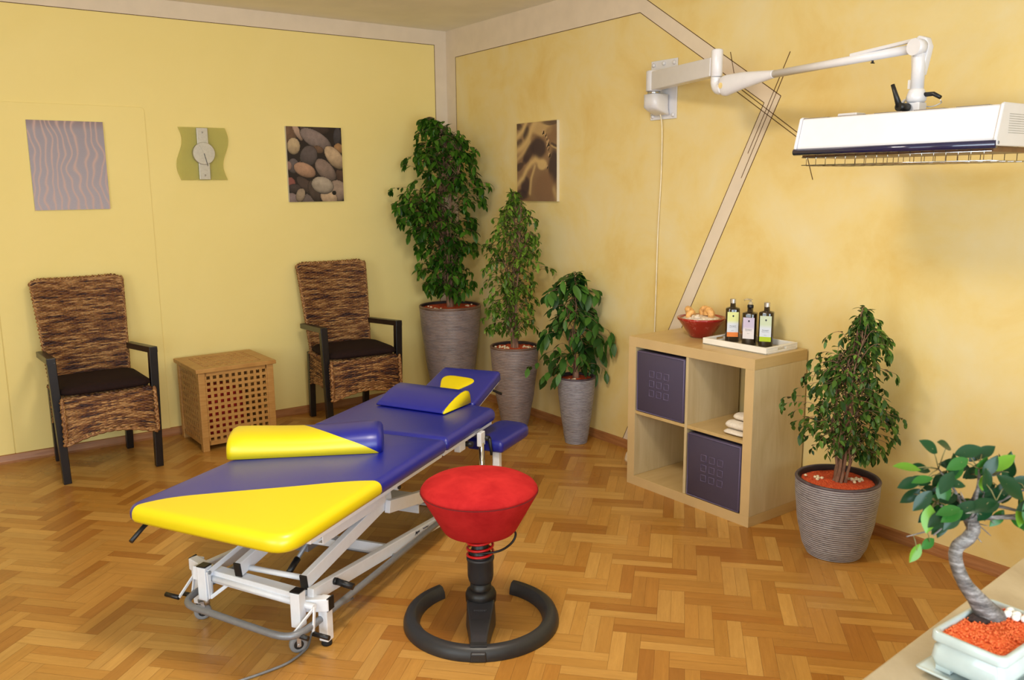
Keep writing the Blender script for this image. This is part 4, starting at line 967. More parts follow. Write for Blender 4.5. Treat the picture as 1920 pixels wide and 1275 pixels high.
# conch on the floor behind the shelf
m = MB(Matrix.Translation((-0.175, -2.27, 0.053)) @ Euler((1.3, 0.3, 1.2)).to_matrix().to_4x4())
pts = []; rs = []
for i in range(40):
    a = i*0.40; k = 1-i/42; pts.append((0.03*k*math.cos(a), 0.03*k*math.sin(a), 0.12*(1-k)-0.05)); rs.append(0.040*k+0.001)
m.tube(pts, rs, 10)
for i in range(9):
    a = i*0.75; k = 1-i/14; c0 = Vector((0.055*k*math.cos(a), 0.055*k*math.sin(a), 0.10*(1-k)-0.04)); m.tube([c0, c0+Vector((math.cos(a), math.sin(a), 0.2))*0.032*k], [0.011*k, 0.001], 6)
tag(m.build('spiked_conch', plain('cream_conch', rgb(232, 212, 182), 0.45, 0.06, 40)), 'spiked cream conch shell on the floor behind the left end of the shelf', 'seashell')

# ------------------------------------------------------------------ therapy lamp on its wall arm
lp = thing('therapy_lamp', 'white infrared therapy lamp with dark blue edge on a jointed arm from the ochre wall', 'lamp', (0, -2.215, 1.9))
LO = Vector(lp.location)
LL = lambda x, y, z: tuple(Vector((x, y, z))-LO)
T_ = MB(Matrix.Translation(-LO)); T_.box(-0.008, -0.0015, -2.312, -2.120, 1.903, 2.212); T_.build('wall_plate', lamp_white, lp, 0.002)
for (y, z) in ((-2.14, 2.19), (-2.215, 2.193), (-2.29, 2.19), (-2.14, 1.922), (-2.29, 1.922)):
    m = MB(Matrix.Translation(-LO)); m.lathe([(0.011, 0), (0.011, 0.004), (0.006, 0.009), (0.0001, 0.010)], 12, frame((-0.008, y, z), (0, 1, 0), (0, 0, 1), (-1, 0, 0))); m.build('screw', lamp_white, lp)
m = MB(Matrix.Translation(-LO)); m.rings([[(x, y, z) for x, y in rrect(-0.120, -0.008, -2.285, -2.185, 0.03, 4)] for z in (2.0, 2.055)]+[[(x, y, z) for x, y in rrect(-0.120, -0.008, -2.285, -2.185, 0.03, 4)] for z in (2.056, 2.058)])
m = MB(Matrix.Translation(-LO)); A_ = rrect(-0.125, -0.008, -2.27, -2.17, 0.03, 4)
m.rings([[(-0.008+(x+0.008)*k, y, z+(x+0.008)*-0.0) for x, y in A_] for k, z in ((0.25, 1.925), (0.75, 1.945), (1.0, 1.962), (1, 2.028))]); m.build('swivel_base', lamp_white, lp)
m = MB(Matrix.Translation(-LO)); m.cyl((-0.085, -2.22, 2.028), (-0.085, -2.22, 2.045), 0.034, 24); m.build('swivel_ring', chrome, lp)
m = MB(Matrix.Translation(-LO)); m.lathe([(0.040, 0), (0.042, 0.003), (0.042, 0.10), (0.038, 0.104), (0.0001, 0.104)], 28, Matrix.Translation((-0.085, -2.22, 2.045))); m.box(-0.05, -0.008, -2.255, -2.195, 2.06, 2.14); m.build('pivot_housing', lamp_white, lp)
EL = Vector((-0.38, -2.905, 2.075)); SB = Vector((-0.085, -2.22, 2.096))
m = MB(Matrix.Translation(-LO)); m.beam(SB, EL+Vector((0.01, 0.02, 0)), 0.055, 0.095, (0, 0, 1), 0.05, 0.082); m.build('first_arm', lamp_white, lp, 0.004)
m = MB(Matrix.Translation(-LO)); m.lathe([(0.024, 0), (0.026, 0.002), (0.026, 0.112), (0.022, 0.118), (0.0001, 0.119)], 24, Matrix.Translation(EL+Vector((0, 0, -0.045)))); m.build('elbow_cylinder', lamp_white, lp)
m = MB(Matrix.Translation(-LO)); m.tube(smoothline([tuple(EL+Vector((0, 0, -0.046))), tuple(EL+Vector((0, 0, -0.075))), tuple(EL+Vector((-0.006, -0.018, -0.098))), tuple(EL+Vector((-0.012, -0.05, -0.100)))], 5), 0.0255, 16); m.build('elbow', lamp_white, lp)
A0 = Vector((-0.395, -2.965, 1.985)); A1 = Vector((-0.555, -3.935, 2.008)); ad = (A1-A0).normalized()
sd_ = ad.cross(Vector((0, 0, 1))).normalized(); up_ = sd_.cross(ad)
m = MB(Matrix.Translation(-LO)); R = []
for k, w_, h_, dz in ((-0.03, 0.012, 0.02, 0), (-0.022, 0.019, 0.036, 0), (-0.005, 0.0225, 0.044, 0), (0.02, 0.0225, 0.046, 0.0), (0.12, 0.0215, 0.036, 0.007), (0.24, 0.019, 0.023, 0.008), (0.30, 0.0165, 0.0165, 0.008), (0.305, 0.0165, 0.0165, 0.008)):
    c0 = A0+ad*k+up_*dz; R.append([tuple(c0+sd_*w_*math.cos(2*PI*i/20)*1.0+up_*h_*math.sin(2*PI*i/20)) for i in range(20)])
m.rings(R); m.build('arm_cover', lamp_white, lp)
m = MB(Matrix.Translation(-LO)); m.cyl(A0-sd_*0.024, A0+sd_*0.024, 0.0125, 18); m.build('joint_cap', plain('cream_cap', rgb(236, 208, 140), 0.5), lp)
m = MB(Matrix.Translation(-LO)); m.cyl(A0+ad*0.30+up_*0.008, A1-ad*0.02+up_*0.0, 0.0155, 18); m.build('second_arm', lamp_white, lp)
m = MB(Matrix.Translation(-LO)); m.beam(A0+ad*0.70+up_*0.020, A1+ad*0.0+up_*0.028, 0.018, 0.012); m.rings([[tuple(A1+Vector((0, 0, dz))+ad*dx+sd_*s_) for dx, dz in ((-0.03, 0.025), (0.0, 0.042), (0.03, 0.03), (0.042, 0.0), (0.036, -0.03), (0.022, -0.09), (-0.02, -0.09))] for s_ in (-0.030, -0.004)]); m.build('joint_cover', lamp_white, lp, 0.003)
m = MB(Matrix.Translation(-LO)); m.cyl(A1+ad*0.012+sd_*-0.012, A1+ad*0.012+sd_*0.034, 0.0275, 24); m.build('joint_disc', lamp_white, lp)
sdn = sd_
TP = Vector((-0.555, -3.945, 1.80))
m = MB(Matrix.Translation(-LO)); m.lathe([(0.0215, 0), (0.0215, 0.135), (0.018, 0.142), (0.0001, 0.142)], 24, Matrix.Translation((TP.x, TP.y, 1.880-0.02))); m.box(TP.x-0.004, TP.x+0.004, TP.y+0.02, TP.y+0.032, 1.875, 1.905); m.build('drop_tube', lamp_white, lp)
m = MB(Matrix.Translation(-LO)); m.lathe([(0.027, 0), (0.032, 0.006), (0.033, 0.018), (0.026, 0.040), (0.0225, 0.045), (0.0001, 0.045)], 28, Matrix.Translation((TP.x, TP.y, 1.828))); m.build('ball_collar', lamp_white, lp)
m = MB(Matrix.Translation(-LO)); m.box(TP.x-0.024, TP.x+0.024, TP.y-0.026, TP.y+0.026, 1.765, 1.828); m.build('head_bracket', lamp_white, lp, 0.004)
m = MB(Matrix.Translation(-LO)); m.cyl((TP.x-0.03, TP.y+0.012, 1.812), (TP.x-0.075, TP.y+0.02, 1.812), 0.014, 14); m.tube([(TP.x-0.066, TP.y+0.02, 1.812), (TP.x-0.068, TP.y+0.038, 1.86), (TP.x-0.07, TP.y+0.048, 1.888)], [0.011, 0.0075, 0.0065], 10); m.build('clamp_lever', black_plastic, lp)
m = MB(Matrix.Translation(-LO)); m.tube([(TP.x+0.0, TP.y-0.03, 1.852), (TP.x, TP.y-0.06, 1.852), (TP.x+0.0, TP.y-0.085, 1.838)], [0.008, 0.0075, 0.0065], 10); m.build('clamp_lever', black_plastic, lp)
m = MB(Matrix.Translation(-LO)); H_ = []
for i in range(160):
    q = i/159; a = i*0.9; c0 = Vector((TP.x+0.03, TP.y+0.045+0.03*math.sin(q*PI*0.9), 1.775+0.07*q)); H_.append(c0+Vector((0.006*math.cos(a), 0.006*math.sin(a), 0)))
m.tube(H_, 0.0016, 5); m.tube(smoothline([(TP.x+0.02, TP.y+0.03, 1.85), (TP.x+0.04, TP.y-0.02, 1.815), (TP.x+0.03, TP.y-0.07, 1.822), (TP.x, TP.y-0.085, 1.83)], 5), 0.0022, 6); m.build('coiled_cord', lamp_white, lp)
m = MB(Matrix.Translation(-LO)); c0 = A0+ad*0.80-up_*0.012; m.cyl(c0, c0-up_*0.010, 0.004, 8); m.beam(c0-up_*0.008-ad*0.008, c0-up_*0.011+ad*0.008, 0.003, 0.004); m.build('cable_clip', black_plastic, lp)
# lamp head: long box with sloping sides, blue lower edge, wire guard below
Y1, Y2 = -3.585, -4.305
hb = MB(Matrix.Translation(-LO))
def hsec(y, o_=0.0):
    return [(-0.720-o_, y, 1.672-o_), (-0.722-o_, y, 1.690), (-0.695-o_*.8, y, 1.786+o_), (-0.690, y, 1.790+o_), (-0.420, y, 1.790+o_), (-0.415+o_*.8, y, 1.786+o_), (-0.385+o_, y, 1.690), (-0.385+o_, y, 1.672-o_)]
hb.rings([hsec(Y1-0.012), hsec(Y2+0.012)], False); hb.build('lamp_housing', lamp_white, lp, 0.002)
for y in (Y1, Y2):
    m = MB(Matrix.Translation(-LO)); s_ = 1 if y == Y1 else -1
    m.rings([hsec(y, 0.006), hsec(y-s_*0.011, 0.006)], False); ep = m.build('end_panel', lamp_white, lp, 0.004)
    if s_ < 0:
        m = MB(Matrix.Translation(-LO))
        for k in range(9): m.box(-0.66, -0.46, y-0.0006, y+0.0002, 1.705+k*0.007, 1.7075+k*0.007)
        m.build('vent_slots', plain('vent_grey', rgb(176, 174, 172), 0.5), ep)
        m = MB(Matrix.Translation(-LO)); m.lathe([(0.005, 0), (0.005, 0.001), (0.0001, 0.0015)], 12, frame((-0.715, y, 1.676), (0, 0, 1), (1, 0, 0), (0, -1, 0))); m.build('screw', grey_metal, ep)
navy = plain('navy_trim_enamel', rgb(24, 26, 66), 0.15, 0.02, 20, coat=0.5)
m = MB(Matrix.Translation(-LO))
m.rings([[(-0.724+0.0125*math.cos(a)*1.0, y, 1.671+0.0125*math.sin(a)) for a in [2*PI*i/14 for i in range(14)]] for y in (Y1-0.002, Y2+0.002)]); m.build('edge_trim', navy, lp)
m = MB(Matrix.Translation(-LO))
for k in range(5):
    y = Y1-0.06-k*0.14; m.box(-0.690, -0.42, y-0.05, y+0.05, 1.7895, 1.7925)
m.build('top_vents', plain('vent_brown', rgb(120, 110, 100), 0.5), lp)
m = MB(Matrix.Translation(-LO)); m.box(-0.70, -0.40, Y2+0.02, Y1-0.02, 1.650, 1.666); m.build('reflector', plain('dark_reflector', rgb(120, 90, 70), 0.35, metal=0.6), lp)
m = MB(Matrix.Translation(-LO)); ya, yb = Y1-0.022, Y2-0.005+0.03
for z in (1.652, 1.624): m.tube([(-0.705, ya, z), (-0.705, yb, z), (-0.40, yb, z), (-0.40, ya, z)], 0.0016, 5, closed=True)
nw = 17
for i in range(nw):
    y = ya+(yb-ya)*(i+0.5)/nw
    m.tube([(-0.705, y, 1.672), (-0.705, y, 1.622), (-0.40, y, 1.622), (-0.40, y, 1.672)], 0.0014, 5)
for i in range(5):
    x = -0.66+i*0.055; m.tube([(x, ya, 1.622), (x, yb, 1.622)], 0.0014, 5)
m.build('wire_guard', chrome, lp)
m = MB(Matrix.Translation(-LO)); m.box(-0.52, -0.46, -3.70, -3.62, 1.793, 1.815); m.build('junction_box', lamp_white, lp, 0.004)
# white cable running down the wall to the socket behind the shelf
m = MB(Matrix.Translation(-LO)); m.tube(smoothline([(-0.04, -2.225, 1.935), (-0.022, -2.224, 1.85), (-0.012, -2.215, 1.6), (-0.012, -2.20, 1.3), (-0.012, -2.195, 1.0), (-0.012, -2.19, 0.7), (-0.012, -2.188, 0.30)], 8), 0.0035, 7); m.build('power_cable', plain('cream_cable', rgb(236, 222, 190), 0.5), lp)

# ------------------------------------------------------------------ potted plants
def pot_mat(name, hi, lo, crest_k):
    t = NT(name); v = t.obj(); f = t.noise(t.mapping(v, (3, 3, 9)), 3.2, 6, 0.7, 0.8); f2 = t.noise(t.mapping(v, (14, 14, 90)), 2.0, 5, 0.7)
    at = t.node('ShaderNodeVertexColor', layer_name='col').outputs[0]
    c = t.ramp(f, [(0.32, lo), (0.62, hi)])
    wear = t.math('MULTIPLY', at, t.ramp(f2, [(0.32, (0.4, 0.4, 0.4, 1)), (0.52, (1, 1, 1, 1))]))  # paler tone on the rib crests, darker grooves, broken up by noise
    c = t.mix(t.math('MULTIPLY', wear, crest_k), c, rgb(214, 210, 216))
    t.base(c); t.set(rough=0.42, spec=0.5)
    return t.m
pot_brown = pot_mat('ribbed_brown_silver_glaze', rgb(126, 98, 82), rgb(84, 60, 50), 0.34)
pot_grey = pot_mat('ribbed_grey_silver_glaze', rgb(92, 78, 86), rgb(50, 42, 50), 0.66)
pot_inner = plain('dark_pot_rim', rgb(48, 36, 34), 0.6)
t = NT('red_clay_granules'); v = t.obj(); vo = t.node('ShaderNodeTexVoronoi'); vo.inputs['Scale'].default_value = 170; t.link(v, vo.inputs['Vector'])
t.base(t.mix(vo.outputs['Color'], rgb(206, 58, 22), rgb(236, 104, 50))); t.set(rough=0.8); t.bump(vo.outputs['Distance'], 0.9, 0.006); granule = t.m
pebble_m = plain('cream_pebbles', rgb(228, 206, 168), 0.5, 0.1, 60)
bark = NT('ficus_bark'); v = bark.obj(); f = bark.noise(bark.mapping(v, (40, 40, 12)), 1.5, 6, 0.7)
bark.base(bark.ramp(f, [(0.3, rgb(96, 66, 50)), (0.7, rgb(164, 124, 98))])); bark.set(rough=0.8); bark.bump(f, 0.5, 0.004); bark = bark.m
def leaf_mat(name, rough=0.38):
    t = NT(name); a = t.node('ShaderNodeVertexColor', layer_name='col'); t.base(a.outputs[0]); t.set(rough=rough, spec=0.3)
    tr = t.node('ShaderNodeBsdfTranslucent'); t.link(a.outputs[0], tr.inputs[0]); mx = t.node('ShaderNodeMixShader'); mx.inputs[0].default_value = 0.18
    out = t.n['Material Output']; t.link(t.b.outputs[0], mx.inputs[1]); t.link(tr.outputs[0], mx.inputs[2]); t.link(mx.outputs[0], out.inputs[0])
    return t.m
leafm = leaf_mat('ficus_leaf')
def leaf(mb, p, d, up, L, W, col, droop=0.25, fold=0.18):
    """pointed oval leaf starting at p along d"""
    d = d.normalized(); s_ = d.cross(up)
    if s_.length < 1e-3: s_ = d.cross(Vector((1, 0, 0)))
    s_.normalize(); n = s_.cross(d)
    vs = []
    prof = ((0, 0.04), (0.2, 0.70), (0.45, 1.0), (0.7, 0.80), (0.88, 0.36), (1.0, 0.0))
    for t_, w_ in prof:
        c0 = p+d*L*t_-n*droop*L*t_*t_
        vs += [tuple(c0-s_*W*w_/2+n*fold*W*w_), tuple(c0), tuple(c0+s_*W*w_/2+n*fold*W*w_)]
    fs = []
    for i in range(5): fs += [(i*3, i*3+1, i*3+4, i*3+3), (i*3+1, i*3+2, i*3+5, i*3+4)]
    mb.c = col; mb.add(vs, fs, True)
LAT = Vector((0.8114, -0.5845, 0)); DEP = Vector((0.5845, 0.8114, 0))
def clampw(p, m_=0.02): return Vector((min(p.x, -m_), min(p.y, -m_), p.z))
def ficus(label, pos, rim_z, rim_r, prof, potmat, trunks, crown, ntw, lsize, seed, dark, light, pebs, soil_dz=0.018, depthk=0.8, droopy=0.8, lw=0.45, trunk_lean=0.0, stem_r=0.011, lsp=0.022, dens=1.75):
    rg = random.Random(seed); ntw = int(ntw*dens); stem_r *= 0.75
    t = thing('potted_ficus', label, 'potted plant', (pos[0], pos[1], 0), 0)
    # ribbed pot: prof = [(r, z)] outer silhouette
    m = MB(); P = []; rib = 0.0095 if rim_z < 0.5 else 0.0105
    z = 0.0; nr = int(rim_z*0.975/rib)
    def rad(z):
        for (r0, z0), (r1, z1) in zip(prof, prof[1:]):
            if z <= z1: q = (z-z0)/(z1-z0); q = q*q*(3-2*q)*0.35+q*0.65; return r0+(r1-r0)*q
        return prof[-1][0]
    P.append((rad(0)-0.012, 0.0))
    for i in range(nr):
        zc = (i+0.5)*rim_z*0.975/nr; hh = rim_z*0.975/nr/2
        r = rad(zc); P += [(r-0.0034, zc-hh*0.98), (r-0.0003, zc-hh*0.45), (r+0.0002, zc+hh*0.25), (r-0.0028, zc+hh*0.8)]
    P += [(rim_r-0.001, rim_z*0.977), (rim_r+0.001, rim_z-0.006), (rim_r-0.003, rim_z), (rim_r-0.010, rim_z), (rim_r-0.014, rim_z-0.006), (rim_r-0.018, rim_z-0.06), (0.001, rim_z-0.07)]
    m.lathe(P, 56)
    nf = 56; m.fc = []
    for i in range(len(P)-1):
        cr = 0.0
        if 1 <= i < 1+nr*4: cr = (0.35, 1.0, 0.45, 0.0)[(i-1) % 4]
        m.fc += [(cr,)*3]*nf
    m.fc += [(0, 0, 0)]*2
    m.build('pot', potmat, t)
    zs = rim_z-soil_dz
    m = MB(); m.lathe([(rim_r-0.017, rim_z-0.004-soil_dz*0.1), (rim_r-0.017, rim_z-0.002), (rim_r-0.0145, rim_z-0.002), (rim_r-0.0145, rim_z-0.03), (rim_r-0.03, rim_z-0.03)], 48, closed=True); m.build('inner_liner', pot_inner, t)
    m = MB(); RR = []
    for k in range(9):
        r = (rim_r-0.0185)*(1-k/8.0)+0.0005
        RR.append([(r*math.cos(2*PI*i/40), r*math.sin(2*PI*i/40), zs+0.006*noise.noise(Vector((r*30*math.cos(2*PI*i/40), r*30*math.sin(2*PI*i/40), seed)))+0.004*(1-r/rim_r)) for i in range(40)])
    m.rings([[(x, y, z-0.03) for x, y, z in RR[0]]]+RR); g = m.build('clay_granules', granule, t); g['kind'] = 'stuff'
    for (lat_, dep_, n_) in pebs:
        for _ in range(n_):
            c0 = LAT*(lat_+rg.gauss(0, 0.018))*1+DEP*(dep_+rg.gauss(0, 0.012))
            if c0.length > rim_r-0.03: c0 = c0*((rim_r-0.035)/c0.length)
            s_ = rg.uniform(0.006, 0.0095); m = MB(); m.sphere((c0.x, c0.y, zs+s_*0.6+rg.choice((0, 0, 0.006))), s_, s_*rg.uniform(0.7, 1.1), s_*0.7, 7, None, 0.12, rg); m.build('pebble', pebble_m, t)
    # stems
    stems = []
    m = MB()
    zt = crown[0][0]
    for k in range(trunks):
        a = 2*PI*k/trunks+rg.uniform(-.4, .4); r0 = 0.006*trunks/2
        top = zt-rg.uniform(0.12, 0.5)*(zt-zs) if k else zt-0.03
        sp = rg.uniform(0.3, 1.0)*0.10*(zt-zs) if k else 0.0
        pts = []; N = 8
        for i in range(N+1):
            q = i/N; z = zs-0.02+(top-zs+0.02)*q
            cxl = crown_c(crown, z)
            c0 = Vector((math.cos(a), math.sin(a), 0))*(r0*1.3*(1-q)+sp*q**1.5)+LAT*(cxl*min(1, q*1.2))
            c0 += Vector((rg.uniform(-1, 1), rg.uniform(-1, 1), 0))*0.008
            w_ = clampw(c0+Vector(pos).to_3d(), 0.03)-Vector(pos).to_3d(); pts.append(Vector((w_.x, w_.y, z)))
        S_ = smoothline(pts, 3); R_ = [stem_r*(1.0-0.8*i/(len(S_)-1)) for i in range(len(S_))]
        m.tube(S_, R_, 7); stems.append(S_)
    m.lathe([(stem_r*2.9, zs-0.02), (stem_r*2.4, zs+0.01), (stem_r*2.2, zs+0.05), (stem_r*1.7, zs+0.075), (0.002, zs+0.10)], 12)
    # twigs with hanging leaves
    lf = MB(); zb = crown[-1][0]
    P3 = Vector((pos[0], pos[1], 0))
    for k in range(ntw):
        q = rg.random(); z = zb+(zt-zb)*q
        l_, r_, = crown_w(crown, z); dp = (r_-l_)/2*depthk
        ph = rg.uniform(0, 2*PI); rho = math.sqrt(rg.uniform(0.03, 1.0))
        rho *= 0.86+0.55*noise.noise(Vector((math.cos(ph)*1.6, math.sin(ph)*1.6, z*9.0+seed)))+(0.18 if rg.random() < 0.08 else 0)
        tip = Vector((0, 0, z))+LAT*((l_+r_)/2+(r_-l_)/2*rho*math.cos(ph))+DEP*(dp*rho*math.sin(ph))
        tip = clampw(tip+P3, 0.03)-P3
        ok_ = [q_ for q_ in stems if q_[-1].z > z-0.06*(zt-zs)] or [stems[0]]; st_ = rg.choice(ok_)
        zz = z-rg.uniform(0.03, 0.14)*(zt-zs)*(0.3+rho); zz = max(zs+0.10*(zt-zs)*0.3+0.02, min(zz, st_[-1].z))
        p0 = min(st_, key=lambda p: abs(p.z-zz))
        mid = (p0+tip)/2+Vector((0, 0, 0.03+0.10*(tip-p0).length))
        S_ = smoothline([p0, mid, tip, tip+(tip-mid)*0.12+Vector((0, 0, -0.03*droopy))], 5)
        m.tube(S_, [0.0013*(1-0.6*i/len(S_)) for i in range(len(S_))], 4, False)
        length = sum((S_[i+1]-S_[i]).length for i in range(len(S_)-1)); nl = max(5, int(length*0.75/lsp)); nl = min(nl, 18)
        tw = rg.uniform(0.8, 1.15)
        for j in range(nl):
            u = 0.22+0.78*(j+0.5)/nl; f_ = u*(len(S_)-1); i0 = int(f_); i0 = min(i0, len(S_)-2); p = S_[i0].lerp(S_[i0+1], f_-i0)
            td = (S_[i0+1]-S_[i0]).normalized(); sd = td.cross(Vector((0, 0, 1))); sd = sd.normalized() if sd.length > 1e-3 else LAT
            dirn = td*rg.uniform(0.1, 0.9)+sd*(1 if j % 2 else -1)*rg.uniform(0.35, 1.0)+Vector((0, 0, -1))*rg.uniform(0.1, 1.0)*droopy+Vector((rg.uniform(-.3, .3), rg.uniform(-.3, .3), rg.uniform(-.2, .35)))
            Ls = lsize*rg.uniform(0.65, 1.15)*tw
            e_ = p+dirn.normalized()*Ls
            if (e_+P3).x > -0.012 or (e_+P3).y > -0.012: dirn = Vector((-abs(dirn.x), -abs(dirn.y), dirn.z-0.5)); 
            h_ = rg.random()**1.3; c = lerp(dark, light, h_*0.7 + (0.45 if rg.random() < 0.06 else 0))
            upv = Vector((rg.uniform(-.35, .35), rg.uniform(-.35, .35), 1))
            leaf(lf, p, dirn, upv, Ls, Ls*lw*rg.uniform(0.85, 1.15), c[:3], rg.uniform(0.05, 0.35), rg.uniform(0.05, 0.22))
    # final guard: nothing may poke through the walls
    lf.v = [(min(x, -pos[0]-0.004), min(y, -pos[1]-0.004), z) for x, y, z in lf.v]
    m.v = [(min(x, -pos[0]-0.006), min(y, -pos[1]-0.006), z) for x, y, z in m.v]
    m.build('stems', bark, t)
    lf.build('foliage', leafm, t)
    return t
def crown_w(cr, z):
    if z >= cr[0][0]: return cr[0][1], cr[0][2]
    for a, b in zip(cr, cr[1:]):
        if z >= b[0]:
            q = (z-b[0])/(a[0]-b[0]+1e-9); return b[1]+(a[1]-b[1])*q, b[2]+(a[2]-b[2])*q
    return cr[-1][1], cr[-1][2]
def crown_c(cr, z):
    l_, r_ = crown_w(cr, z); return (l_+r_)/2*0.6
# crowns: (height, left extent, right extent) seen across the line of sight, metres from the pot axis
DK = rgb(24, 52, 14); LT = rgb(78, 122, 36)
ficus('tallest ficus with dense dark leaves in a tall brown ribbed pot, in the room corner', (-0.275, -0.425), 0.728, 0.220,
      [(0.125, 0), (0.150, 0.12), (0.185, 0.36), (0.212, 0.60), (0.220, 0.728)], pot_brown, 5,
      [(2.02, -0.16, -0.12), (1.95, -0.20, 0.10), (1.88, -0.24, 0.22), (1.76, -0.28, 0.27), (1.66, -0.27, 0.27), (1.52, -0.41, 0.27), (1.40, -0.45, 0.26), (1.26, -0.42, 0.27), (1.12, -0.27, 0.23), (0.98, -0.25, 0.20), (0.86, -0.24, 0.19), (0.80, -0.22, 0.15)],
      330, 0.066, 11, rgb(28, 64, 12), rgb(92, 144, 40), [(-0.08, -0.14, 14), (-0.13, -0.02, 5), (0.12, 0.03, 9)], lw=0.42, stem_r=0.013, droopy=0.75, lsp=0.024, dens=1.45)
ficus('middle ficus of the corner group with small light leaves in a brown ribbed pot', (-0.262, -1.185), 0.545, 0.158,
      [(0.082, 0), (0.100, 0.08), (0.128, 0.24), (0.150, 0.42), (0.158, 0.545)], pot_brown, 5,
      [(1.52, -0.02, 0.02), (1.46, -0.06, 0.08), (1.42, -0.12, 0.14), (1.32, -0.16, 0.17), (1.18, -0.19, 0.20), (1.04, -0.20, 0.20), (0.90, -0.21, 0.17), (0.78, -0.21, 0.19), (0.68, -0.18, 0.17), (0.62, -0.12, 0.12)],
      230, 0.045, 23, rgb(50, 86, 22), rgb(138, 172, 62), [(-0.085, 0.0, 12), (0.075, -0.01, 12), (-0.05, -0.05, 4)], lw=0.42, stem_r=0.011, droopy=0.7, lsp=0.02, dens=1.6)
ficus('lowest plant of the corner group with large drooping leaves in a narrow silver-grey ribbed pot', (-0.165, -1.690), 0.418, 0.118,
      [(0.068, 0), (0.078, 0.06), (0.098, 0.20), (0.112, 0.32), (0.118, 0.418)], pot_grey, 3,
      [(1.05, -0.06, 0.05), (0.99, -0.18, 0.08), (0.93, -0.19, 0.13), (0.86, -0.20, 0.20), (0.76, -0.28, 0.23), (0.64, -0.33, 0.25), (0.54, -0.35, 0.27), (0.46, -0.31, 0.29), (0.41, -0.25, 0.28)],
      68, 0.094, 31, rgb(30, 64, 26), rgb(92, 140, 54), [(-0.03, -0.06, 7)], lw=0.44, stem_r=0.010, droopy=0.85, lsp=0.042, dens=1.35)
ficus('bushy ficus in a wide low grey ribbed pot right of the shelf', (-0.322, -3.588), 0.338, 0.172,
      [(0.112, 0), (0.135, 0.05), (0.158, 0.16), (0.170, 0.28), (0.172, 0.338)], pot_grey, 6,
      [(1.045, 0.04, 0.08), (0.99, 0.0, 0.17), (0.94, -0.06, 0.21), (0.88, -0.10, 0.20), (0.81, -0.14, 0.21), (0.745, -0.20, 0.25), (0.675, -0.20, 0.30), (0.61, -0.17, 0.30), (0.57, -0.24, 0.20), (0.53, -0.24, 0.26), (0.48, -0.17, 0.22), (0.44, 0.0, 0.21)],
      165, 0.037, 47, rgb(34, 66, 24), rgb(108, 144, 56), [(-0.07, 0.03, 9), (0.075, 0.0, 18)], lw=0.48, stem_r=0.010, droopy=0.8, lsp=0.0165, soil_dz=0.022, dens=1.9)

# ------------------------------------------------------------------ stone ledge in the foreground with the bonsai
t = NT('beige_marble'); v = t.obj(); f = t.noise(v, 3.5, 8, 0.62, 1.2); g = t.noise(v, 26, 5, 0.6)
t.base(t.mix(t.math('MULTIPLY', g, 0.4), t.ramp(f, [(0.3, rgb(166, 148, 120)), (0.55, rgb(188, 172, 142)), (0.75, rgb(200, 184, 156))]), rgb(156, 132, 102))); t.set(rough=0.3); marble = t.m
ld = thing('stone_ledge', 'beige marble ledge crossing the bottom right corner under the bonsai', 'ledge', (-2.249, -4.882, 0), math.radians(4.74))
m = MB(); m.box(-0.90, 2.22, -0.42, 0.0, 0.735, 0.76); m.build('slab', marble, ld, 0.004)
m = MB(); m.box(-0.88, 2.20, -0.40, -0.03, 0.0, 0.735); m.build('support', plain('ledge_base_paint', rgb(214, 196, 150), 0.8, 0.03), ld)
glaze = plain('pale_celadon_glaze', rgb(190, 200, 196), 0.14, 0.06, 14, coat=0.5)
PX0, PX1, PY0, PY1 = -2.145, -1.955, -5.055, -4.937
so = thing('saucer', 'pale glazed rectangular saucer under the bonsai pot', 'saucer', ((PX0+PX1)/2, (PY0+PY1)/2, 0.7605))
m = MB(); hx, hy = (PX1-PX0)/2, (PY1-PY0)/2
m.rings([[(x, y, z) for x, y in rrect(-hx+i, hx-i, -hy+i, hy-i, 0.006, 3)] for i, z in ((0.006, 0), (-0.012, 0.010), (-0.014, 0.013), (-0.009, 0.013), (0.004, 0.006), (0.02, 0.0045))]); m.build('dish', glaze, so)
bn = thing('bonsai', 'small ficus bonsai with a curved grey trunk in a pale glazed rectangular pot', 'bonsai', ((PX0+PX1)/2, (PY0+PY1)/2, 0.767))
zr = 0.84-0.767
m = MB()
for sx in (-1, 1):
    for sy in (-1, 1): m.box(sx*(hx-0.03)-0.014, sx*(hx-0.03)+0.014, sy*(hy-0.018)-0.012, sy*(hy-0.018)+0.012, 0.0, 0.012)
m.rings([[(x, y, z) for x, y in rrect(-hx+i, hx-i, -hy+i, hy-i, 0.012, 4)] for i, z in ((0.014, 0.009), (0.005, 0.014), (0.0005, 0.028), (0.003, 0.046), (0.007, 0.052), (0.007, 0.055), (0.0, 0.057), (-0.001, 0.060), (0.0, 0.071), (0.002, zr), (0.007, zr), (0.009, zr-0.004), (0.012, 0.05), (0.03, 0.045))])
m.build('pot', glaze, bn)
m = MB(); n = 18; vs = []
for j in range(n+1):
    for i in range(n+1):
        x = -hx+0.0095+(2*hx-0.019)*i/n; y = -hy+0.0095+(2*hy-0.019)*j/n; vs.append((x, y, zr-0.007+0.003*noise.noise(Vector((x*60, y*60, 2)))))
fs = [(j*(n+1)+i, j*(n+1)+i+1, (j+1)*(n+1)+i+1, (j+1)*(n+1)+i) for j in range(n) for i in range(n)]
m.add(vs, fs, True)
rg = random.Random(5)
for _ in range(900):
    x = rg.uniform(-hx+0.012, hx-0.012); y = rg.uniform(-hy+0.012, hy-0.012); s_ = rg.uniform(0.0012, 0.0024); m.sphere((x, y, zr-0.006+rg.uniform(0, 0.002)), s_, s_, s_*0.8, 5, None, 0.2, rg)
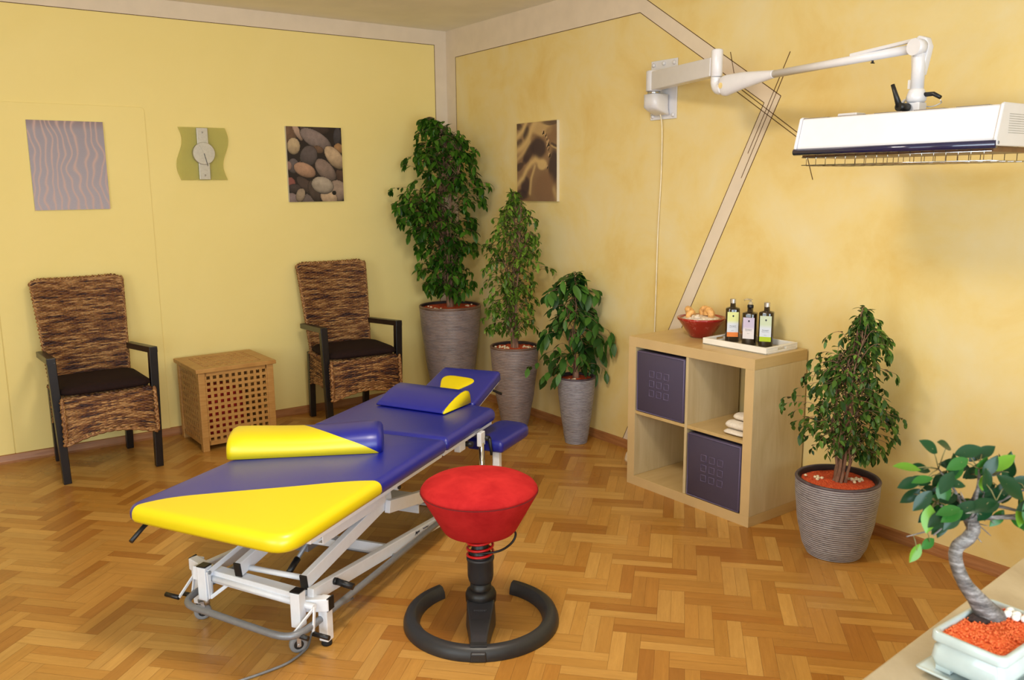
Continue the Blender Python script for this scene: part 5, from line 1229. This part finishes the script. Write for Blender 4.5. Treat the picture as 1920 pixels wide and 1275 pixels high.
t = NT('bonsai_granules'); v = t.obj(); vo = t.node('ShaderNodeTexVoronoi'); vo.inputs['Scale'].default_value = 300; t.link(v, vo.inputs['Vector'])
t.base(t.mix(vo.outputs['Color'], rgb(222, 80, 30), rgb(246, 134, 70))); t.set(rough=0.7)
g_ = m.build('clay_granules', t.m, bn); g_['kind'] = 'stuff'
wp = plain('white_pebble', rgb(244, 240, 234), 0.4, 0.02)
B0 = Vector(bn.location)
def bpt(lat_, z_, dep=0.0): return Vector((-2.019, -4.965, 0.84))+LAT*lat_+DEP*dep+Vector((0, 0, z_))-B0
for i, (x, y) in enumerate(((-1.975, -4.985), (-1.982, -4.999), (-1.992, -5.002), (-1.972, -5.012), (-1.984, -5.014), (-1.968, -5.024), (-1.978, -5.028), (-1.99, -4.988))):
    m = MB(); s_ = (0.0082, 0.009, 0.0076)[i % 3]; m.sphere((x-B0.x, y-B0.y, zr-0.001), s_, s_*0.85, s_*0.8, 10); m.build('pebble', wp, bn)
t = NT('grey_bonsai_bark'); v = t.obj(); f = t.noise(t.mapping(v, (30, 30, 110)), 1.0, 6, 0.7); 
t.base(t.ramp(f, [(0.35, rgb(58, 52, 48)), (0.52, rgb(112, 105, 100)), (0.72, rgb(176, 170, 166))])); t.set(rough=0.6); t.bump(f, 0.7, 0.003); gbark = t.m
m = MB(); tp = [bpt(0.016, -0.018), bpt(0.010, -0.006), bpt(-0.004, 0.010), bpt(-0.020, 0.030), bpt(-0.038, 0.052), bpt(-0.052, 0.078), bpt(-0.060, 0.104), bpt(-0.057, 0.122), bpt(-0.042, 0.135), bpt(-0.034, 0.150), bpt(-0.038, 0.164), bpt(-0.044, 0.176)]
tr_ = [0.0225, 0.0215, 0.0185, 0.0145, 0.0118, 0.0110, 0.0108, 0.0108, 0.0112, 0.0108, 0.0112, 0.0125]
S_ = smoothline(tp, 5); R_ = []
for i in range(len(S_)):
    f_ = i/5; j = min(int(f_), len(tr_)-2); R_.append((tr_[j]+(tr_[j+1]-tr_[j])*(f_-j))*(1+0.06*noise.noise(Vector((i*0.7, 0, 0)))))
m.tube(S_, R_, 14)
m.tube([bpt(-0.010, 0.004), bpt(0.0, -0.006), bpt(0.016, -0.012, -0.02), bpt(0.032, -0.016, -0.04)], [0.005, 0.004, 0.003, 0.001], 6)
m.sphere(tuple(bpt(-0.020, 0.026, -0.008)), 0.006, n=8)
top = bpt(-0.044, 0.174)
brs = []
for lt_, z_, dp, r0 in ((-0.10, 0.20, 0.0, .0035), (-0.09, 0.25, 0.02, .003), (-0.04, 0.26, -0.01, .004), (0.0, 0.24, 0.02, .0035), (0.03, 0.19, -0.02, .0045), (0.075, 0.16, 0.0, .004), (-0.11, 0.15, -0.02, .003), (-0.08, 0.15, 0.02, .0025),
                    (0.06, 0.22, 0.01, .003), (-0.03, 0.22, -0.05, .003), (-0.14, 0.135, 0.01, .002), (0.10, 0.19, -0.02, .0025)):
    e_ = bpt(lt_, z_, dp); mid = (top+e_)/2+Vector((rg.uniform(-.01, .01), rg.uniform(-.01, .01), rg.uniform(-0.005, 0.012)))
    B_ = smoothline([top+Vector((rg.uniform(-.006, .006), rg.uniform(-.006, .006), -0.004)), mid, e_], 5); m.tube(B_, [r0*(1-0.6*i/len(B_)) for i in range(len(B_))], 6); brs.append(B_)
for _ in range(26):
    a_ = rg.uniform(0, 2*PI); q = top+Vector((0, 0, rg.uniform(-0.03, 0.03))); e_ = q+LAT*rg.uniform(-0.055, 0.05)+DEP*rg.uniform(-.03, .03)+Vector((0, 0, rg.uniform(-0.035, 0.04)))
    m.tube(smoothline([q, (q+e_)/2+Vector((rg.uniform(-.008, .008),)*3), e_], 4), [0.0012]*4+[0.0009]*4+[0.0005], 4)
trunk_mb = m
# leaves: lateral, height, depth, pointing angle in the view plane (deg, 0 = right, 90 = up), length, tone
LV = [(-0.113, 0.292, 0, 140, .040, 0), (-0.150, 0.262, -.01, 170, .044, 2), (-0.085, 0.292, .01, 150, .036, 0), (-0.060, 0.285, .0, 20, .046, 0), (-0.075, 0.275, -.02, 200, .040, 1), (-0.140, 0.235, .0, 200, .040, 0),
      (-0.128, 0.215, -.02, 225, .044, 0), (-0.098, 0.250, -.03, 235, .042, 0), (-0.09, 0.225, 0, 265, .046, 1), (-0.055, 0.255, .02, 170, .048, 0), (-0.03, 0.262, -.02, 60, .040, 0), (0.0, 0.262, 0, 40, .046, 2),
      (-0.01, 0.245, -.04, -40, .058, 0), (0.02, 0.235, .01, -50, .048, 0), (0.045, 0.225, .02, 10, .044, 0), (0.07, 0.215, .0, 0, .044, 0), (0.075, 0.20, -.03, -10, .046, 0), (0.09, 0.185, -.02, -30, .044, 1),
      (0.055, 0.205, -.04, -15, .042, 0), (-0.045, 0.215, -.05, 200, .052, 0), (-0.02, 0.20, -.02, 190, .046, 0), (-0.005, 0.215, .02, 225, .044, 1), (0.025, 0.205, -.05, -75, .056, 1), (0.02, 0.20, -.035, -95, .046, 2),
      (0.045, 0.17, .0, -25, .040, 0), (0.085, 0.150, -.03, 25, .036, 1), (0.095, 0.155, -.05, -150, .058, 0), (0.11, 0.13, -.03, 210, .05, 1), (-0.125, 0.19, -.03, 255, .046, 2), (-0.11, 0.18, .0, 215, .036, 0),
      (-0.085, 0.165, .0, 250, .042, 0), (-0.095, 0.170, -.02, 230, .040, 0), (-0.125, 0.115, 0, 235, .036, 2), (-0.10, 0.125, 0.01, 205, .032, 1), (-0.06, 0.235, 0.03, 120, .040, 0), (-0.04, 0.24, -.03, 95, .036, 2),
      (-0.115, 0.25, .02, 160, .038, 0), (-0.07, 0.205, -.04, 225, .046, 0), (-0.05, 0.19, 0.03, 240, .042, 0), (0.0, 0.225, -.01, 10, .040, 0), (0.03, 0.25, 0.03, 70, .040, 0), (-0.135, 0.25, -.03, 190, .036, 1),
      (-0.02, 0.275, .02, 30, .040, 0), (0.06, 0.185, 0.02, -40, .040, 0), (0.115, 0.19, 0.0, 5, .042, 0), (0.12, 0.17, -.02, -20, .044, 1), (0.105, 0.22, .02, 20, .04, 0), (-0.075, 0.255, 0.0, 80, .040, 0), (-0.10, 0.20, 0.02, 200, .04, 0), (-0.015, 0.18, 0.02, -60, .04, 0)]
rl = random.Random(77)
for _ in range(46):
    q_ = rl.random(); l_ = -0.135+0.25*q_; c_ = 0.235-0.25*(l_+0.02)**2*12
    LV.append((l_, c_+rl.uniform(-0.065, 0.035), rl.uniform(-0.05, 0.06), rl.choice((rl.uniform(150, 250), rl.uniform(-60, 60), rl.uniform(60, 120))) if abs(l_) < 0.06 else (rl.uniform(150, 240) if l_ < 0 else rl.uniform(-60, 30)), rl.uniform(0.034, 0.046), rl.choice((0, 0, 0, 1))))
lf = MB(); tones = (rgb(26, 62, 34)[:3], rgb(50, 104, 40)[:3], rgb(104, 152, 44)[:3])
for (l_, z_, dp, an, Ln, tn) in LV:
    a_ = math.radians(an); d_ = LAT*math.cos(a_)+Vector((0, 0, 1))*math.sin(a_)-DEP*rg.uniform(-0.15, 0.45)
    upv = Vector((0, 0, 1))*rg.uniform(0.3, 1)-DEP*rg.uniform(0.3, 1.2)+LAT*rg.uniform(-.4, .4)
    k = rg.uniform(0.8, 1.15); p = bpt(l_, z_, dp)
    o_ = len(lf.v)
    leaf(lf, p-d_.normalized()*Ln*0.35, d_, upv, Ln*1.02, Ln*0.56, tuple(x*k for x in tones[tn]), rg.uniform(-0.05, 0.25), 0.12)
lf.build('foliage', leaf_mat('bonsai_leaf', 0.25), bn, 0, 1)
m = trunk_mb; m.mi = 1
for (l_, z_, dp, an, Ln, tn) in LV:
    p = bpt(l_, z_, dp); b_ = min((q for B_ in brs for q in B_), key=lambda q: (q-p).length)
    if (b_-p).length > 0.006: m.tube([b_, (b_+p)/2+Vector((0, 0, 0.003)), p], [0.0011, 0.001, 0.0008], 4)
m.build('trunk', [gbark, plain('green_brown_twig', rgb(116, 108, 62), 0.6)], bn)
m = MB(); R = []
for k, z in ((1.0, 0.0), (0.85, 0.004), (0.5, 0.007), (0.05, 0.008)):
    R.append([(bpt(0.0, 0).x-0.010+0.026*k*math.cos(a)*(1+0.2*math.sin(3*a)), bpt(0.0, 0).y+0.002+0.022*k*math.sin(a)*(1+0.2*math.cos(2*a)), zr-0.007+z) for a in [2*PI*i/16 for i in range(16)]])
m.rings(R); m.build('soil', plain('dark_soil', rgb(52, 38, 34), 0.95, 0.2, 200, 0.8), bn)
